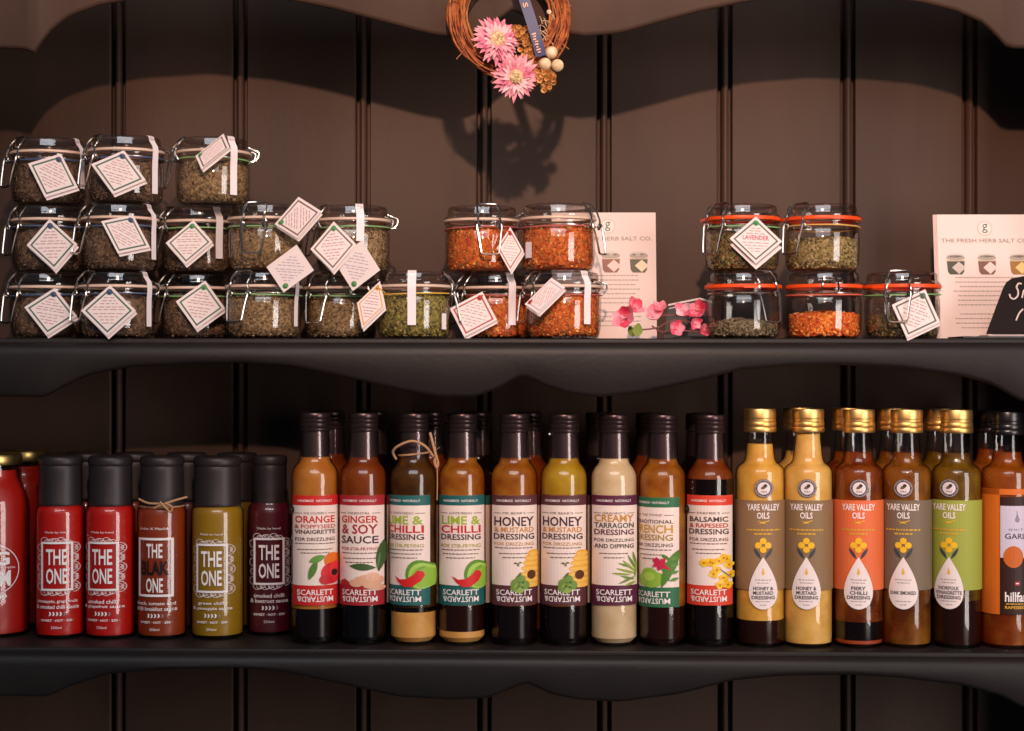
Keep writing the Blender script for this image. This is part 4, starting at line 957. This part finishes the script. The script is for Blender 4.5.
# ---------------------------------------------------------------- wreath
WX, WZ_, WYY = (509-CX), 15, -.030
wc = P(509, 17, WYY)
wr = thing('dried_flower_wreath', (wc.x, WYY, wc.z), 'small twig wreath with pink strawflowers and navy ribbon hanging from the top edge', 'wreath')
tw = mat('vine_twig', '9a4a1e', .65); noise_mix(tw, '7c3512', 'bf6a32', 130, stretch=(1, 1, 1)); tw2 = mat('pale_twig', 'b0703c', .7)
m = M(); r_ = random.Random(5); K = (D+WYY)/F
for s in range(34):
    R0 = r_.uniform(42, 61)*K; z0_ = r_.uniform(-.009, .009); ph = r_.uniform(0, 6.28); ph2 = r_.uniform(0, 6.28); ecc = r_.uniform(-.0025, .0025); wob = r_.uniform(.001, .0035)
    R0 = min(R0, .0605)
    pts = []
    for i in range(60):
        a_ = 2*math.pi*i/60; R1 = R0+wob*math.sin(2*a_+ph)+ecc*math.cos(a_)+.0012*math.sin(5*a_+ph2); R1 = max(.040, min(.0620, R1))
        pts.append((R1*math.cos(a_), z0_+.004*math.sin(3*a_+ph2)+.002*math.sin(7*a_+ph), R1*math.sin(a_)*1.0))
    m.tube(pts, r_.uniform(.0006, .0012), tw if s % 5 else tw2, 5, True)
for s in range(16):
    a_ = r_.uniform(2.6, 6.8); p0 = Vector((.05*math.cos(a_), -.006, .05*math.sin(a_))); d = Vector((math.cos(a_+r_.uniform(-1, 1)), r_.uniform(-.4, .1), math.sin(a_+r_.uniform(-1, 1))))
    m.tube(smooth_path([p0, p0+d*.008, p0+d*.014+Vector((r_.uniform(-.004, .004), 0, r_.uniform(-.004, .004)))], 4), .0004, tw2, 4)
m.obj('twig_ring', wr)
def wq(x, y, dY=0): return P(x, y, WYY+dY)-wr.location
pw = mat('straw_petal', 'd98a98', .55); noise_mix(pw, 'c8607a', 'e8a0a8', 110); pw2 = mat('straw_petal_pale', 'e2aeb2', .55); pc = mat('straw_centre', 'dcc08e', .8); noise_mix(pc, 'c9a670', 'efdcb4', 300)
def strawflower(c, r, f, seed):
    rr = random.Random(seed); m = M(); f = Vector(f).normalized(); a = f.orthogonal().normalized(); b = f.cross(a)
    for ring, (n, L_, up, W_) in enumerate(((26, .92, .02, .27), (24, .80, .2, .24), (20, .62, .45, .2))):
        for i in range(n):
            t = 2*math.pi*(i+.5*ring)/n+rr.uniform(-.08, .08); d = a*math.cos(t)+b*math.sin(t)+f*(up+rr.uniform(-.08, .12))
            mt = pw2 if ((ring == 2 and rr.random() < .6) or rr.random() < .12) else pw
            L = r*L_*rr.uniform(.85, 1.1); dd = d.normalized(); nn = f-dd*f.dot(dd); nn.normalize(); s = dd.cross(nn); c0 = Vector(c)+dd*r*.15
            vs = []
            for u, wd, bow in ((0, .4, 0), (.35, 1, .06), (.7, .8, .05), (1, .06, -.06)):
                for q in (-1, 0, 1): vs.append(c0+dd*L*u+s*(r*W_*.5*wd*q)+nn*(L*bow-abs(q)*-.02*r))
            m.add(vs, [(3*k+q, 3*k+q+1, 3*k+q+4, 3*k+q+3) for k in range(3) for q in (0, 1)], mt)
    fl = m.obj('strawflower', wr)
    m = M()
    m.ball(Vector(c)+f*r*.12, r*.33, pc, 16, rings=8)
    for i in range(60):
        t = rr.uniform(0, 6.28); q = rr.uniform(0, .95); d = (f*math.cos(q)+(a*math.cos(t)+b*math.sin(t))*math.sin(q)); p = Vector(c)+f*r*.12+d*r*.33
        m.tube([p, p+d*r*.07], r*.03, pc, 4, taper=.4)
    m.obj('flower_centre', fl)
strawflower(wq(496, 41, -.014), .024, (.35, -1, .30), 1)
strawflower(wq(515.5, 77, -.016), .022, (.12, -1, -.12), 2)
tan = mat('dried_bloom', 'bd8440', .8); noise_mix(tan, 'c28440', 'e8bc7c', 120)
def bunch(c, rx, rz, n, seed):
    rr = random.Random(seed); m = M()
    for i in range(n):
        t = rr.uniform(0, 6.28); q = math.sqrt(rr.random()); p = Vector(c)+Vector((rx*q*math.cos(t), rr.uniform(-.007, .004)*(1.2-q), rz*q*math.sin(t)))
        for k_ in range(5):
            t2 = k_*1.257+t; d = Vector((math.cos(t2), -.7, math.sin(t2))); petal(m, p, d, (0, -1, 0), rr.uniform(.0035, .0055), .0046, tan, .4, 3, 3)
    m.obj('dried_blossom', wr)
bunch(wq(518, 35, -.004), .012, .009, 42, 3); bunch(wq(529, 46, -.006), .010, .011, 40, 6); bunch(wq(543, 78, -.010), .012, .013, 70, 4); bunch(wq(534, 62, -.004), .008, .009, 25, 5)
ball_m = mat('cream_berry', 'd9bb94', .85); noise_mix(ball_m, 'cba97e', 'e6cfae', 200, bump=.4)
for x, y in ((551.5, 52.5), (545, 64), (557.5, 65.5)):
    m = M(); m.ball(wq(x, y, -.016), .0061, ball_m, 20, rings=12); m.obj('berry', wr)
m = M()
for i in range(18):
    p = wq(r_.uniform(538, 552), r_.uniform(12, 48), -.008); d = Vector((r_.uniform(-1, 1), -.3, r_.uniform(-1, 1))).normalized()*.010
    m.tube(smooth_path([p, p+d*.5+Vector((0, 0, .002)), p+d], 3), .00035, mat('pale_moss', 'd6b088', .8), 4)
m.ball(wq(549, 12, -.010), .0026, ball_m, 10, rings=6); m.obj('fine_stems', wr)
rb = mat('navy_ribbon', '2f3560', .5); gd = mat('gilt_print', 'c98a62', .4)
m = M(); rp = [(500, -55, -.004), (514, -28, -.012), (523, -4, -.018), (531, 20, -.020), (537, 40, -.020), (541, 56, -.018)]
pp = smooth_path([wq(*p) for p in rp], 6); vs = []; fs = []
for i, p in enumerate(pp):
    t = (pp[min(i+1, len(pp)-1)]-pp[max(i-1, 0)]).normalized(); s = t.cross(Vector((0, 1, 0))).normalized()*.0052
    for q in (p-s, p+s): vs += [q, q+Vector((0, .0004, 0))]
for i in range(len(pp)-1):
    o = 4*i; fs += [(o, o+4, o+6, o+2), (o+1, o+3, o+7, o+5), (o, o+1, o+5, o+4), (o+2, o+6, o+7, o+3)]
fs += [(0, 2, 3, 1), (len(vs)-4, len(vs)-3, len(vs)-1, len(vs)-2)]
m.add(vs, fs, rb); ro = m.obj('ribbon', wr)
art = Flat(); art.text('S', .06, -.4, .4, .09, gd, 1, .02); [art.rect(.60+.05*q, -.30+.1*(q%3), .626+.05*q, .36-.12*(q%2), gd, 1) for q in range(8)]
A0, A1 = wq(524.5, 2, -.0195), wq(540, 54, -.0195); dv = A1-A0; sv = dv.normalized().cross(Vector((0, 1, 0))).normalized()*.0050
def rmap(x, y, l):
    t = x; base = A0+dv*t; return base-sv*(y*1.25)+Vector((0, -.0008, 0))
art.build('gilt_lettering', rmap, (), ro)
